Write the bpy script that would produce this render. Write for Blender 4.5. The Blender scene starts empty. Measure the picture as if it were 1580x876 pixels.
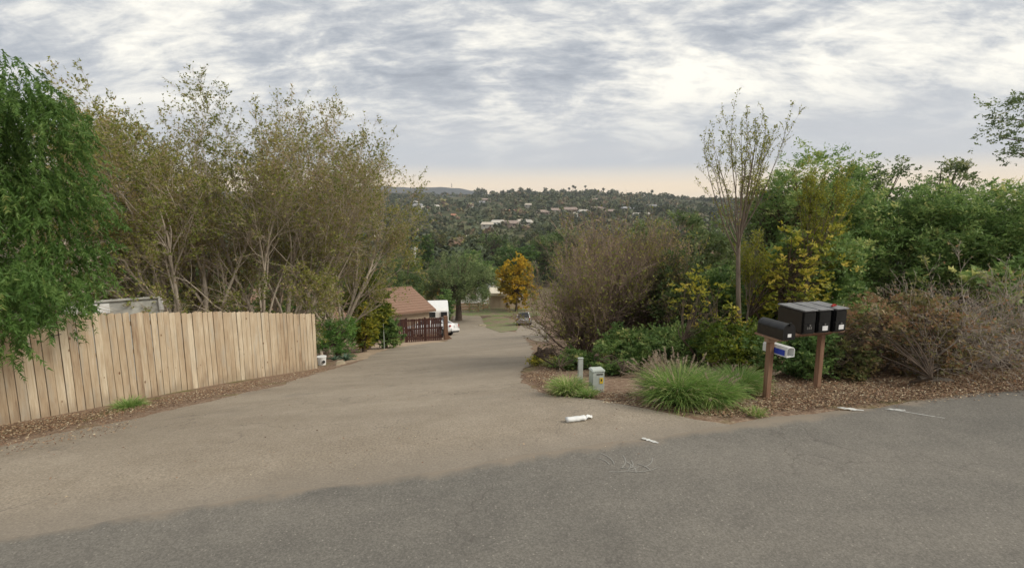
import bpy, math, random
import numpy as np
from math import radians, sin, cos, pi
C = bpy.context.scene.collection
S = bpy.context.scene

# ------------------------------------------------------------------ camera, sky, sun, exposure
PITCH = radians(8.5); CAMZ = 2.5; FPX = 790.0
cam = bpy.data.cameras.new('camera'); cam.sensor_width = 36; cam.lens = 18
cam.clip_start = 0.1; cam.clip_end = 12000
camo = bpy.data.objects.new('camera', cam); C.objects.link(camo)
camo.location = (0, 0, CAMZ); camo.rotation_euler = (pi/2 - PITCH, 0, 0)
S.camera = camo
S.view_settings.view_transform = 'Standard'; S.view_settings.look = 'None'
S.view_settings.exposure = 1.0; S.view_settings.gamma = 1
S.cycles.use_denoising = True
S.cycles.max_bounces = 6; S.cycles.diffuse_bounces = 3; S.cycles.glossy_bounces = 2
S.cycles.transmission_bounces = 3; S.cycles.transparent_max_bounces = 4; S.cycles.volume_bounces = 0
SUN_EL = radians(40); SUN_AZ = radians(104)      # azimuth clockwise from +Y (towards +X)

W = bpy.data.worlds.new('World'); S.world = W; W.use_nodes = True
nt = W.node_tree; nt.nodes.clear()
def N(nt, typ, **kw):
    n = nt.nodes.new(typ)
    for k, v in kw.items(): setattr(n, k, v)
    return n
def mathn(nt, op, a, b=None, clamp=False):
    n = nt.nodes.new('ShaderNodeMath'); n.operation = op; n.use_clamp = clamp
    for i, v in enumerate((a, b)):
        if v is None: continue
        if isinstance(v, (int, float)): n.inputs[i].default_value = v
        else: nt.links.new(v, n.inputs[i])
    return n.outputs[0]
def ramp(nt, fac, stops, interp='LINEAR'):
    n = nt.nodes.new('ShaderNodeValToRGB'); r = n.color_ramp; r.interpolation = interp
    while len(r.elements) < len(stops): r.elements.new(0.5)
    for e, (p, c) in zip(r.elements, stops):
        e.position = p; e.color = (*c, 1) if len(c) == 3 else c
    nt.links.new(fac, n.inputs[0]); return n.outputs[0]
def mixc(nt, fac, a, b, mode='MIX'):
    n = nt.nodes.new('ShaderNodeMix'); n.data_type = 'RGBA'; n.blend_type = mode
    for i, v in ((0, fac), (6, a), (7, b)):
        if isinstance(v, (int, float)): n.inputs[i].default_value = v
        elif isinstance(v, tuple): n.inputs[i].default_value = (*v, 1) if len(v) == 3 else v
        else: nt.links.new(v, n.inputs[i])
    return n.outputs[2]
sky = N(nt, 'ShaderNodeTexSky', sky_type='NISHITA', sun_disc=False)
sky.sun_elevation = SUN_EL; sky.sun_rotation = SUN_AZ
bg1 = N(nt, 'ShaderNodeBackground'); bg1.inputs[1].default_value = 0.06
nt.links.new(sky.outputs[0], bg1.inputs[0])
tc = N(nt, 'ShaderNodeTexCoord'); sep = N(nt, 'ShaderNodeSeparateXYZ'); nt.links.new(tc.outputs['Generated'], sep.inputs[0])
zc = mathn(nt, 'ADD', mathn(nt, 'MAXIMUM', sep.outputs[2], 0.0), 0.30)
cmb = N(nt, 'ShaderNodeCombineXYZ')
nt.links.new(mathn(nt, 'DIVIDE', sep.outputs[0], zc), cmb.inputs[0])
nt.links.new(mathn(nt, 'DIVIDE', sep.outputs[1], zc), cmb.inputs[1])
def noise(nt, vec, scale, detail=6, rough=0.55, dist=0.0, lac=2.0):
    n = N(nt, 'ShaderNodeTexNoise'); n.inputs['Scale'].default_value = scale; n.inputs['Detail'].default_value = detail
    n.inputs['Roughness'].default_value = rough; n.inputs['Distortion'].default_value = dist; n.inputs['Lacunarity'].default_value = lac
    if vec is not None: nt.links.new(vec, n.inputs['Vector'])
    return n.outputs[0]
def mapping(nt, vec, loc=(0,0,0), rot=(0,0,0), sc=(1,1,1)):
    n = N(nt, 'ShaderNodeMapping'); n.inputs[1].default_value = loc; n.inputs[2].default_value = rot; n.inputs[3].default_value = sc
    nt.links.new(vec, n.inputs[0]); return n.outputs[0]
m1 = mapping(nt, cmb.outputs[0], (5.6, 2.4, 0), (0, 0, 0.55), (1.0, 1.15, 1))
n1 = noise(nt, m1, 2.3, 11, 0.62, 0.45)
m2 = mapping(nt, cmb.outputs[0], (7.3, 4.1, 2), (0, 0, 0.5), (0.5, 0.8, 1))
n2 = noise(nt, m2, 1.5, 3, 0.5, 0.2)
m3 = mapping(nt, cmb.outputs[0], (1.3, 9.1, 5), (0, 0, 0.6), (0.7, 1.7, 1))
n3 = noise(nt, m3, 9.0, 8, 0.66, 0.3)
den = mathn(nt, 'ADD', mathn(nt, 'MULTIPLY', n1, 0.47), mathn(nt, 'ADD', mathn(nt, 'MULTIPLY', n2, 0.25), mathn(nt, 'MULTIPLY', n3, 0.28)))
ccol = ramp(nt, den, [(0.40, (0.35, 0.38, 0.425)), (0.45, (0.46, 0.49, 0.53)), (0.495, (0.61, 0.625, 0.64)), (0.53, (0.82, 0.81, 0.77)), (0.59, (1.08, 1.04, 0.93))])
# toward the horizon the layer evens out to blue grey, then a low warm band of clear air
hz = ramp(nt, sep.outputs[2], [(0.0, (1.15, 0.90, 0.58)), (0.040, (1.25, 0.98, 0.64)), (0.064, (0.84, 0.77, 0.67)), (0.080, (0.56, 0.595, 0.64)), (0.25, (0.54, 0.57, 0.615))])
band = mapping(nt, tc.outputs['Generated'], (0, 0, 0), (0, 0, 0), (2, 2, 26))
bn = noise(nt, band, 1.6, 4, 0.55, 0.3)
hz = mixc(nt, mathn(nt, 'MULTIPLY', bn, 0.45), hz, (0.70, 0.67, 0.66))
elz = mathn(nt, 'ADD', sep.outputs[2], mathn(nt, 'MULTIPLY', mathn(nt, 'SUBTRACT', n1, 0.5), 0.16))
hf = N(nt, 'ShaderNodeMapRange'); hf.inputs[1].default_value = 0.07; hf.inputs[2].default_value = 0.24; nt.links.new(elz, hf.inputs[0]); hf.interpolation_type = 'SMOOTHSTEP'
cc = mixc(nt, hf.outputs[0], hz, ccol)
# brighter where the sun stands behind the cloud
sd = (sin(SUN_AZ)*cos(SUN_EL), cos(SUN_AZ)*cos(SUN_EL), sin(SUN_EL))
dp = N(nt, 'ShaderNodeVectorMath', operation='DOT_PRODUCT'); nt.links.new(tc.outputs['Generated'], dp.inputs[0]); dp.inputs[1].default_value = sd
gl = mathn(nt, 'POWER', mathn(nt, 'MAXIMUM', dp.outputs['Value'], 0.0), 9)
bg2 = N(nt, 'ShaderNodeBackground'); nt.links.new(cc, bg2.inputs[0])
nt.links.new(mathn(nt, 'ADD', mathn(nt, 'MULTIPLY', gl, 0.0), 0.54), bg2.inputs[1])
mx = N(nt, 'ShaderNodeMixShader'); mx.inputs[0].default_value = 0.94
nt.links.new(bg1.outputs[0], mx.inputs[1]); nt.links.new(bg2.outputs[0], mx.inputs[2])
wo = N(nt, 'ShaderNodeOutputWorld'); nt.links.new(mx.outputs[0], wo.inputs[0])
W.cycles.sampling_method = 'MANUAL'; W.cycles.sample_map_resolution = 512

sl = bpy.data.lights.new('sun', 'SUN'); sl.energy = 1.45; sl.angle = radians(26); sl.color = (1, 0.93, 0.80)
so = bpy.data.objects.new('sun', sl); C.objects.link(so)
so.rotation_euler = (pi/2 - SUN_EL, 0, pi - SUN_AZ)

# ------------------------------------------------------------------ helpers
def tag(o, label=None, cat=None, group=None, kind=None):
    if label: o['label'] = label
    if cat: o['category'] = cat
    if group: o['group'] = group
    if kind: o['kind'] = kind
    return o
def mesh(name, V, F, mat=None, tint=None, smooth=False):
    V = np.asarray(V, np.float32).reshape(-1, 3); F = np.asarray(F, np.int32)
    me = bpy.data.meshes.new(name)
    k = F.shape[1]; nf = len(F)
    me.vertices.add(len(V)); me.vertices.foreach_set('co', V.ravel())
    me.loops.add(nf*k); me.loops.foreach_set('vertex_index', F.ravel())
    me.polygons.add(nf); me.polygons.foreach_set('loop_start', np.arange(0, nf*k, k, dtype=np.int32))
    me.polygons.foreach_set('loop_total', np.full(nf, k, np.int32))
    if smooth: me.polygons.foreach_set('use_smooth', np.ones(nf, bool))
    me.update(calc_edges=True)
    if tint is not None:
        a = me.attributes.new('tint', 'FLOAT', 'FACE'); a.data.foreach_set('value', np.asarray(tint, np.float32))
    if mat: me.materials.append(mat)
    return me
def link(name, me, parent=None, loc=None, rot=None):
    o = bpy.data.objects.new(name, me); C.objects.link(o)
    if parent: o.parent = parent
    if loc is not None: o.location = loc
    if rot is not None: o.rotation_euler = rot
    return o
def empty(name, loc, rz=0):
    o = bpy.data.objects.new(name, None); C.objects.link(o); o.location = loc; o.rotation_euler = (0, 0, rz)
    o.empty_display_size = 0.2; return o
class MB:
    """collects boxes, prisms, tubes into one mesh"""
    def __init__(s): s.v = []; s.f = []
    def add(s, vs, fs):
        b = len(s.v); s.v += [tuple(map(float, p)) for p in vs]; s.f += [tuple(b+i for i in f) for f in fs]; return s
    def box(s, c, d, rz=0, taper=1.0, rx=0):
        x, y, z = d[0]/2, d[1]/2, d[2]/2; vs = []
        for sz in (-1, 1):
            t = taper if sz > 0 else 1
            for a, b in ((-1,-1),(1,-1),(1,1),(-1,1)):
                p = [a*x*t, b*y*t, sz*z]
                if rx: p = [p[0], p[1]*cos(rx)-p[2]*sin(rx), p[1]*sin(rx)+p[2]*cos(rx)]
                q = (p[0]*cos(rz)-p[1]*sin(rz)+c[0], p[0]*sin(rz)+p[1]*cos(rz)+c[1], p[2]+c[2]); vs.append(q)
        return s.add(vs, [(3,2,1,0),(4,5,6,7),(0,1,5,4),(1,2,6,5),(2,3,7,6),(3,0,4,7)])
    def tube(s, p0, p1, r0, r1=None, n=8, caps=True):
        r1 = r0 if r1 is None else r1
        p0 = np.array(p0, float); p1 = np.array(p1, float); d = p1-p0; d /= np.linalg.norm(d)+1e-9
        a = np.cross(d, (0,0,1) if abs(d[2]) < .9 else (1,0,0)); a /= np.linalg.norm(a); b = np.cross(d, a)
        vs = []
        for p, r in ((p0, r0), (p1, r1)):
            for i in range(n):
                t = 2*pi*i/n; vs.append(p + a*r*cos(t) + b*r*sin(t))
        fs = [(i, (i+1)%n, n+(i+1)%n, n+i) for i in range(n)]
        if caps: fs += [tuple(range(n-1, -1, -1)), tuple(range(n, 2*n))]
        return s.add(vs, fs)
    def prism(s, prof, x0, x1, axis='x'):
        """profile of (a,b) pairs extruded along axis; prof in (y,z) for x, (x,z) for y"""
        n = len(prof); vs = []
        for x in (x0, x1):
            for a, b in prof: vs.append((x, a, b) if axis == 'x' else (a, x, b))
        return s.add(vs, [tuple(range(n-1,-1,-1)), tuple(range(n, 2*n))] + [(i, (i+1)%n, n+(i+1)%n, n+i) for i in range(n)])
    def mesh(s, name, mat, bevel=0, smooth=False):
        me = bpy.data.meshes.new(name); me.from_pydata(s.v, [], s.f)
        import bmesh
        bm = bmesh.new(); bm.from_mesh(me)
        if bevel: bmesh.ops.bevel(bm, geom=list(bm.edges), offset=bevel, segments=2, affect='EDGES', clamp_overlap=True)
        bmesh.ops.recalc_face_normals(bm, faces=bm.faces); bm.to_mesh(me); bm.free()
        if smooth:
            for p in me.polygons: p.use_smooth = True
        if mat: me.materials.append(mat)
        return me
    def build(s, name, mat, parent=None, bevel=0, smooth=False, loc=None, rot=None):
        return link(name, s.mesh(name, mat, bevel, smooth), parent, loc, rot)

# ---- terrain height
_d = np.arange(-80, 400, 0.25)
_k = [(-80, 0.6), (-12, 0), (0, 0), (1.0, 0), (60, -12.69), (68, -13.8), (82, -14.6), (110, -16.0), (250, -22), (400, -27)]
_t = np.interp(_d, [a for a, b in _k], [b for a, b in _k])
_w = np.ones(11)/11.0; _t = np.convolve(np.pad(_t, 5, mode='edge'), _w, 'valid')
def ridge(x):
    return np.interp(x, [-3000, -900, -600, -280, -100, 0, 200, 330, 520, 1000, 3000], [20, 26, 30, 34, 32, 38, 40, 33, 20, 16, 20])
def ground(x, y):
    x = np.asarray(x, float); y = np.asarray(y, float)
    w = np.clip((200-y)/120, 0, 1)
    d = y - 4.85 - 0.3*np.clip(x, -60, 60)*w
    z = np.interp(d, _d, _t)
    t = np.clip((y-420)/1080, 0, 1); t = t*t*(3-2*t)*0.35 + t*0.65
    zf = -27 + (ridge(x)+27)*t + (7*np.sin(x/90+1.3)*np.sin(y/130+.4) + 4*np.sin(x/41+y/77))*np.clip((y-420)/300, 0, 1)*np.clip((1480-y)/300, 0, 1)
    zf = np.where(y > 1500, ridge(x) - np.clip((y-1500)/900, 0, 1)*60, zf)
    s = np.clip((y-330)/90, 0, 1)
    z = z*(1-s) + zf*s
    near = np.clip((60-y)/30, 0, 1)*np.clip((d-3)/4, 0, 1)
    return z + near*0.04*np.sin(x*0.9+1)*np.sin(y*0.7)
def gz(x, y): return float(ground(x, y))
def ray(px, py):
    u = (px-790)/FPX; v = (438-py)/FPX
    return np.array([u, cos(PITCH)+sin(PITCH)*v, -sin(PITCH)+cos(PITCH)*v])
def P(px, py, Y):
    r = ray(px, py); t = Y/r[1]; return np.array([r[0]*t, Y, CAMZ+r[2]*t])
def hit(px, py):
    r = ray(px, py); t = 2.0
    while t < 6000:
        p = r*t
        if CAMZ+p[2] < gz(p[0], p[1]): break
        t *= 1.01
    a, b = t/1.01, t
    for _ in range(20):
        m = (a+b)/2; p = r*m
        if CAMZ+p[2] < gz(p[0], p[1]): b = m
        else: a = m
    p = r*b; return np.array([p[0], p[1], gz(p[0], p[1])])

# ------------------------------------------------------------------ materials
def mat(name):
    m = bpy.data.materials.new(name); m.use_nodes = True; nt = m.node_tree; nt.nodes.clear()
    out = N(nt, 'ShaderNodeOutputMaterial'); b = N(nt, 'ShaderNodeBsdfPrincipled'); nt.links.new(b.outputs[0], out.inputs[0])
    return m, nt, b, out
def put(nt, b, k, v):
    if isinstance(v, (int, float)): b.inputs[k].default_value = v
    elif isinstance(v, tuple): b.inputs[k].default_value = (*v, 1)
    else: nt.links.new(v, b.inputs[k])
def bump(nt, b, h, strength=0.3, dist=0.02):
    n = N(nt, 'ShaderNodeBump'); n.inputs['Strength'].default_value = strength; n.inputs['Distance'].default_value = dist
    nt.links.new(h, n.inputs['Height']); nt.links.new(n.outputs[0], b.inputs['Normal'])
def plain(name, c, rough=0.6, var=0.12, scale=8, metal=0.0, spec=0.4, bumps=0.1, coat=0):
    m, nt, b, o = mat(name); tc = N(nt, 'ShaderNodeTexCoord')
    f = noise(nt, tc.outputs['Object'], scale, 6, 0.6)
    lo = tuple(max(0, x*(1-var*2)) for x in c); hi = tuple(min(1, x*(1+var)) for x in c)
    put(nt, b, 'Base Color', ramp(nt, f, [(0.3, lo), (0.65, hi)]))
    put(nt, b, 'Roughness', ramp(nt, f, [(0.3, (rough*.85,)*3), (0.7, (min(1, rough*1.1),)*3)])); put(nt, b, 'Metallic', metal)
    b.inputs['Specular IOR Level'].default_value = spec
    if coat: b.inputs['Coat Weight'].default_value = coat
    if bumps: bump(nt, b, f, bumps, 0.01)
    return m
def leafmat(name, stops, trans=0.42, objcol=True, rough=0.55):
    m, nt, b, o = mat(name)
    a = N(nt, 'ShaderNodeAttribute', attribute_name='tint')
    c = ramp(nt, a.outputs['Fac'], stops)
    if objcol:
        oi = N(nt, 'ShaderNodeObjectInfo'); c = mixc(nt, 1.0, c, oi.outputs['Color'], 'MULTIPLY')
    put(nt, b, 'Base Color', c); put(nt, b, 'Roughness', rough); b.inputs['Specular IOR Level'].default_value = 0.3
    t = N(nt, 'ShaderNodeBsdfTranslucent'); nt.links.new(c, t.inputs[0])
    mx = N(nt, 'ShaderNodeMixShader'); mx.inputs[0].default_value = trans
    nt.links.new(b.outputs[0], mx.inputs[1]); nt.links.new(t.outputs[0], mx.inputs[2]); nt.links.new(mx.outputs[0], o.inputs[0])
    return m
def barkmat(name, c0, c1, scale=6):
    m, nt, b, o = mat(name); tc = N(nt, 'ShaderNodeTexCoord')
    f = noise(nt, mapping(nt, tc.outputs['Object'], sc=(1, 1, 0.35)), scale, 6, 0.65)
    put(nt, b, 'Base Color', ramp(nt, f, [(0.3, c0), (0.7, c1)])); put(nt, b, 'Roughness', 0.9); bump(nt, b, f, 0.5, 0.02)
    b.inputs['Specular IOR Level'].default_value = 0.15
    return m
M = {}
M['green'] = leafmat('green_leaf', [(0, (0.094, 0.169, 0.050)), (0.45, (0.200, 0.313, 0.096)), (0.8, (0.348, 0.447, 0.147)), (1, (0.586, 0.583, 0.221))])
M['pepper'] = leafmat('pepper_leaf', [(0, (0.062, 0.138, 0.027)), (0.5, (0.119, 0.213, 0.050)), (0.85, (0.188, 0.288, 0.075)), (1, (0.325, 0.338, 0.112))])
M['olive'] = leafmat('olive_leaf', [(0, (0.118, 0.153, 0.028)), (0.4, (0.236, 0.260, 0.050)), (0.7, (0.354, 0.330, 0.088)), (0.88, (0.378, 0.271, 0.143)), (1, (0.496, 0.378, 0.231))])
M['grey_green'] = leafmat('grey_green_leaf', [(0, (0.085, 0.132, 0.049)), (0.5, (0.171, 0.233, 0.089)), (0.85, (0.265, 0.310, 0.130)), (1, (0.389, 0.389, 0.194))])
M['yellow'] = leafmat('yellow_leaf', [(0, (0.099, 0.143, 0.022)), (0.4, (0.242, 0.264, 0.033)), (0.75, (0.462, 0.418, 0.055)), (1, (0.682, 0.550, 0.110))])
M['red_brown'] = leafmat('red_brown_leaf', [(0, (0.12, 0.12, 0.05)), (0.3, (0.20, 0.18, 0.07)), (0.5, (0.31, 0.19, 0.10)), (0.65, (0.36, 0.20, 0.11)), (0.8, (0.22, 0.24, 0.08)), (1, (0.44, 0.34, 0.20))])
M['orange'] = leafmat('orange_leaf', [(0, (0.208, 0.189, 0.022)), (0.4, (0.546, 0.348, 0.033)), (0.8, (0.780, 0.478, 0.044)), (1, (0.806, 0.609, 0.099))])
M['far_leaf'] = leafmat('far_leaf', [(0, (0.040, 0.058, 0.029)), (0.35, (0.075, 0.099, 0.043)), (0.6, (0.121, 0.128, 0.057)), (0.8, (0.176, 0.140, 0.086)), (0.93, (0.256, 0.163, 0.115)), (1, (0.230, 0.220, 0.071))], trans=0.1)
M['grass'] = leafmat('grass_blade', [(0, (0.101, 0.200, 0.053)), (0.5, (0.222, 0.367, 0.092)), (0.8, (0.403, 0.484, 0.157)), (1, (0.727, 0.551, 0.395))], trans=0.3)
M['plume'] = leafmat('grass_plume', [(0, (0.30, 0.22, 0.16)), (0.5, (0.42, 0.33, 0.25)), (1, (0.56, 0.48, 0.37))], trans=0.3)
M['litter'] = leafmat('fallen_leaf', [(0, (0.071, 0.045, 0.029)), (0.3, (0.165, 0.091, 0.054)), (0.6, (0.270, 0.156, 0.087)), (0.85, (0.388, 0.285, 0.175)), (1, (0.564, 0.492, 0.349))], trans=0.05)
M['pale_bark'] = barkmat('pale_bark', (0.28, 0.23, 0.18), (0.58, 0.51, 0.42), 9)
M['twig'] = barkmat('pale_twig', (0.36, 0.28, 0.215), (0.56, 0.46, 0.37), 4)
M['red_twig'] = barkmat('reddish_twig', (0.12, 0.085, 0.068), (0.42, 0.315, 0.26), 9)
M['dark_bark'] = barkmat('dark_bark', (0.06, 0.045, 0.035), (0.16, 0.12, 0.09), 9)
M['grey_twig'] = barkmat('grey_dead_twig', (0.20, 0.165, 0.135), (0.46, 0.40, 0.34), 7)

def wood(name, stops, vert=True, knots=True, scale=1.0):
    m, nt, b, o = mat(name); tc = N(nt, 'ShaderNodeTexCoord'); oi = N(nt, 'ShaderNodeObjectInfo')
    off = N(nt, 'ShaderNodeVectorMath', operation='ADD'); nt.links.new(tc.outputs['Object'], off.inputs[0])
    cb = N(nt, 'ShaderNodeCombineXYZ'); r20 = mathn(nt, 'MULTIPLY', oi.outputs['Random'], 40)
    for i in range(3): nt.links.new(r20, cb.inputs[i])
    nt.links.new(cb.outputs[0], off.inputs[1])
    g = noise(nt, mapping(nt, off.outputs[0], sc=(14*scale, 14*scale, 0.9*scale)), 3, 6, 0.6, 0.6)
    g2 = noise(nt, mapping(nt, off.outputs[0], sc=(2, 2, 0.8)), 2, 3, 0.5)
    f = mathn(nt, 'ADD', mathn(nt, 'MULTIPLY', g, 0.45), mathn(nt, 'ADD', mathn(nt, 'MULTIPLY', g2, 0.33), mathn(nt, 'MULTIPLY', oi.outputs['Random'], 0.2)))
    c = ramp(nt, f, stops)
    if knots:
        v = N(nt, 'ShaderNodeTexVoronoi'); v.inputs['Scale'].default_value = 2.6
        nt.links.new(mapping(nt, off.outputs[0], sc=(1.6, 1.6, 1)), v.inputs['Vector'])
        k = ramp(nt, v.outputs['Distance'], [(0.055, (0, 0, 0)), (0.09, (1, 1, 1))])
        c = mixc(nt, k, (0.16, 0.085, 0.045), c)
        sz = N(nt, 'ShaderNodeSeparateXYZ'); nt.links.new(tc.outputs['Object'], sz.inputs[0])
        dirt = mathn(nt, 'ADD', sz.outputs[2], mathn(nt, 'MULTIPLY', mathn(nt, 'SUBTRACT', g2, 0.5), 0.9))
        c = mixc(nt, ramp(nt, dirt, [(0.04, (.55, .55, .55)), (0.30, (0, 0, 0))]), c, (0.24, 0.18, 0.125))
        gw = noise(nt, mapping(nt, off.outputs[0], sc=(3, 3, .5)), 3, 4, 0.6)
        c = mixc(nt, ramp(nt, gw, [(0.52, (0, 0, 0)), (0.72, (.6, .6, .6))]), c, (0.40, 0.37, 0.31))
    put(nt, b, 'Base Color', c); put(nt, b, 'Roughness', 0.8); b.inputs['Specular IOR Level'].default_value = 0.2
    bump(nt, b, g, 0.25, 0.004)
    return m
M['glass'] = plain('dark_glass', (.02, .025, .03), .1, .1, 4, spec=.6, bumps=0)
M['fence_wood'] = wood('cedar_board', [(0.28, (0.24, 0.16, 0.10)), (0.40, (0.40, 0.30, 0.20)), (0.52, (0.49, 0.39, 0.272)), (0.64, (0.62, 0.53, 0.395))])
M['dark_wood'] = wood('dark_fence_wood', [(0.3, (0.045, 0.022, 0.018)), (0.6, (0.09, 0.042, 0.034)), (0.8, (0.14, 0.075, 0.06))], knots=False)
M['post_wood'] = wood('redwood_post', [(0.3, (0.13, 0.07, 0.045)), (0.5, (0.24, 0.14, 0.09)), (0.72, (0.36, 0.26, 0.18))], knots=False)
M['rail_wood'] = wood('ranch_rail_wood', [(0.3, (0.34, 0.19, 0.10)), (0.7, (0.50, 0.32, 0.19))], knots=False)

def ground_mat():
    m, nt, b, o = mat('soil_ground'); g = N(nt, 'ShaderNodeNewGeometry'); p = g.outputs['Position']
    a = noise(nt, p, 0.9, 6, 0.6); f = noise(nt, p, 14, 5, 0.7); big = noise(nt, p, 0.03, 6, 0.65)
    near = ramp(nt, f, [(0.3, (0.13, 0.08, 0.055)), (0.5, (0.24, 0.165, 0.115)), (0.7, (0.38, 0.30, 0.22))])
    gr = ramp(nt, f, [(0.3, (0.06, 0.08, 0.02)), (0.7, (0.17, 0.18, 0.05))])
    near = mixc(nt, ramp(nt, a, [(0.56, (0, 0, 0)), (0.68, (0.7, 0.7, 0.7))]), near, gr)
    far = ramp(nt, big, [(0.3, (0.04, 0.055, 0.022)), (0.5, (0.075, 0.085, 0.038)), (0.6, (0.13, 0.115, 0.07)), (0.72, (0.22, 0.17, 0.11))])
    s = N(nt, 'ShaderNodeSeparateXYZ'); nt.links.new(p, s.inputs[0])
    mr = N(nt, 'ShaderNodeMapRange'); mr.inputs[1].default_value = 70; mr.inputs[2].default_value = 140; nt.links.new(s.outputs[1], mr.inputs[0])
    put(nt, b, 'Base Color', mixc(nt, mr.outputs[0], near, far)); put(nt, b, 'Roughness', 0.95); b.inputs['Specular IOR Level'].default_value = 0.1
    bump(nt, b, f, 0.7, 0.03); return m
M['ground'] = ground_mat()
def pave(name, fine_stops, tint_a, tint_b, speck=70, cracks=True, stain=None, mark=0.5, edge=None):
    m, nt, b, o = mat(name); g = N(nt, 'ShaderNodeNewGeometry'); p = g.outputs['Position']
    f = noise(nt, p, speck, 4, 0.8); mid = noise(nt, p, 2.2, 8, 0.62, 0.4)
    lo = noise(nt, mapping(nt, p, rot=(0, 0, -0.29), sc=(0.16, 0.6, 1)), 1.2, 4, 0.55)
    c = ramp(nt, f, fine_stops)
    c = mixc(nt, 1.0, c, ramp(nt, mid, [(0.3, tint_a), (0.7, (1, 1, 1))]), 'MULTIPLY')
    c = mixc(nt, 1.0, c, ramp(nt, lo, [(0.3, tint_b), (0.65, (1.06, 1.05, 1.04))]), 'MULTIPLY')
    # pale and dark stones in the surface
    v = N(nt, 'ShaderNodeTexVoronoi'); v.inputs['Scale'].default_value = 38; nt.links.new(p, v.inputs['Vector'])
    vs = N(nt, 'ShaderNodeSeparateColor'); nt.links.new(v.outputs['Color'], vs.inputs[0])
    st = mathn(nt, 'MULTIPLY', ramp(nt, v.outputs['Distance'], [(0.18, (1, 1, 1)), (0.34, (0, 0, 0))]), ramp(nt, vs.outputs[0], [(0.70, (0, 0, 0)), (0.8, (1, 1, 1))]))
    c = mixc(nt, mathn(nt, 'MULTIPLY', st, mark), c, ramp(nt, vs.outputs[1], [(0.5, (0.07, 0.06, 0.055)), (0.52, (0.48, 0.43, 0.37))]))
    if cracks:
        wv = N(nt, 'ShaderNodeVectorMath', operation='ADD'); nt.links.new(p, wv.inputs[0])
        nz = N(nt, 'ShaderNodeTexNoise'); nz.inputs['Scale'].default_value = 1.8; nz.inputs['Detail'].default_value = 6; nt.links.new(p, nz.inputs['Vector'])
        sc = N(nt, 'ShaderNodeVectorMath', operation='SCALE'); nt.links.new(nz.outputs['Color'], sc.inputs[0]); sc.inputs['Scale'].default_value = 1.3
        nt.links.new(sc.outputs[0], wv.inputs[1])
        cv = N(nt, 'ShaderNodeTexVoronoi', feature='DISTANCE_TO_EDGE'); cv.inputs['Scale'].default_value = 0.55; nt.links.new(wv.outputs[0], cv.inputs['Vector'])
        ck = ramp(nt, cv.outputs['Distance'], [(0.0, (1, 1, 1)), (0.010, (0, 0, 0))])
        msk = ramp(nt, noise(nt, p, 0.45, 3, 0.5), [(0.45, (0, 0, 0)), (0.55, (1, 1, 1))])
        c = mixc(nt, mathn(nt, 'MULTIPLY', mathn(nt, 'MULTIPLY', ck, msk), 0.45), c, (0.06, 0.05, 0.045))
    if edge:
        sp = N(nt, 'ShaderNodeSeparateXYZ'); nt.links.new(p, sp.inputs[0])
        ds = mathn(nt, 'SUBTRACT', mathn(nt, 'ADD', sp.outputs[1], mathn(nt, 'MULTIPLY', sp.outputs[0], -0.3)), 4.82)
        ds = mathn(nt, 'ADD', ds, mathn(nt, 'MULTIPLY', mathn(nt, 'SUBTRACT', mid, 0.5), 0.5))
        if edge == 'road':
            c = mixc(nt, ramp(nt, mathn(nt, 'ADD', mathn(nt, 'MULTIPLY', ds, 0.5), 1.0), [(0.91, (0, 0, 0)), (0.99, (.85, .85, .85))]), c, (0.26, 0.215, 0.165))
        else:
            c = mixc(nt, ramp(nt, mathn(nt, 'MULTIPLY', ds, 0.5), [(0.0, (.6, .6, .6)), (0.35, (0, 0, 0))]), c, (0.20, 0.175, 0.145))
    if stain:
        sn = ramp(nt, noise(nt, p, 0.9, 5, 0.6), [(0.60, (0, 0, 0)), (0.72, (0.55, 0.55, 0.55))]); c = mixc(nt, sn, c, stain)
    put(nt, b, 'Base Color', c); put(nt, b, 'Roughness', 0.85); b.inputs['Specular IOR Level'].default_value = 0.25
    bump(nt, b, f, 0.6, 0.006); return m
M['road'] = pave('worn_asphalt', [(0.30, (0.118, 0.109, 0.094)), (0.5, (0.182, 0.169, 0.146)), (0.70, (0.278, 0.258, 0.224))], (0.82, 0.82, 0.83), (0.80, 0.81, 0.82), 60, mark=0.35, edge='road')
M['drive'] = pave('sandy_driveway', [(0.30, (0.20, 0.168, 0.13)), (0.5, (0.322, 0.276, 0.218)), (0.70, (0.46, 0.40, 0.32))], (0.85, 0.84, 0.82), (0.82, 0.80, 0.78), 48, stain=(0.22, 0.19, 0.155), edge='drive')
M['paint'] = plain('worn_white_paint', (0.60, 0.60, 0.57), 0.7, 0.2, 30)
M['faded'] = plain('faded_chalk_paint', (0.27, 0.26, 0.235), 0.8, 0.1, 40)

# ------------------------------------------------------------------ ground sheets
def axis(a, segs):
    out = [a]
    for end, step in segs:
        n = max(1, int(round((end-out[-1])/step))); out += list(np.linspace(out[-1], end, n+1)[1:])
    return np.array(out)
def grid(name, xs, ys, zfun, m, smooth=True):
    X, Y = np.meshgrid(xs, ys); Z = zfun(X, Y); V = np.stack([X, Y, Z], -1).reshape(-1, 3)
    nx, ny = len(xs), len(ys); i = np.arange(nx*ny).reshape(ny, nx)
    F = np.stack([i[:-1, :-1], i[:-1, 1:], i[1:, 1:], i[1:, :-1]], -1).reshape(-1, 4)
    return link(name, mesh(name, V, F, m, smooth=smooth))
xs = axis(-4900, [(-1500, 300), (-600, 50), (-120, 16), (-30, 3), (30, 0.5), (120, 3), (600, 16), (1500, 50), (4900, 300)])
ys = axis(-60, [(-12, 4), (45, 0.5), (120, 1.5), (420, 10), (1600, 16), (4900, 150)])
tag(grid('ground', xs, ys, ground, M['ground']), 'brown soil slope falling to the valley and rising as the far green hill', kind='structure')

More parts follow.
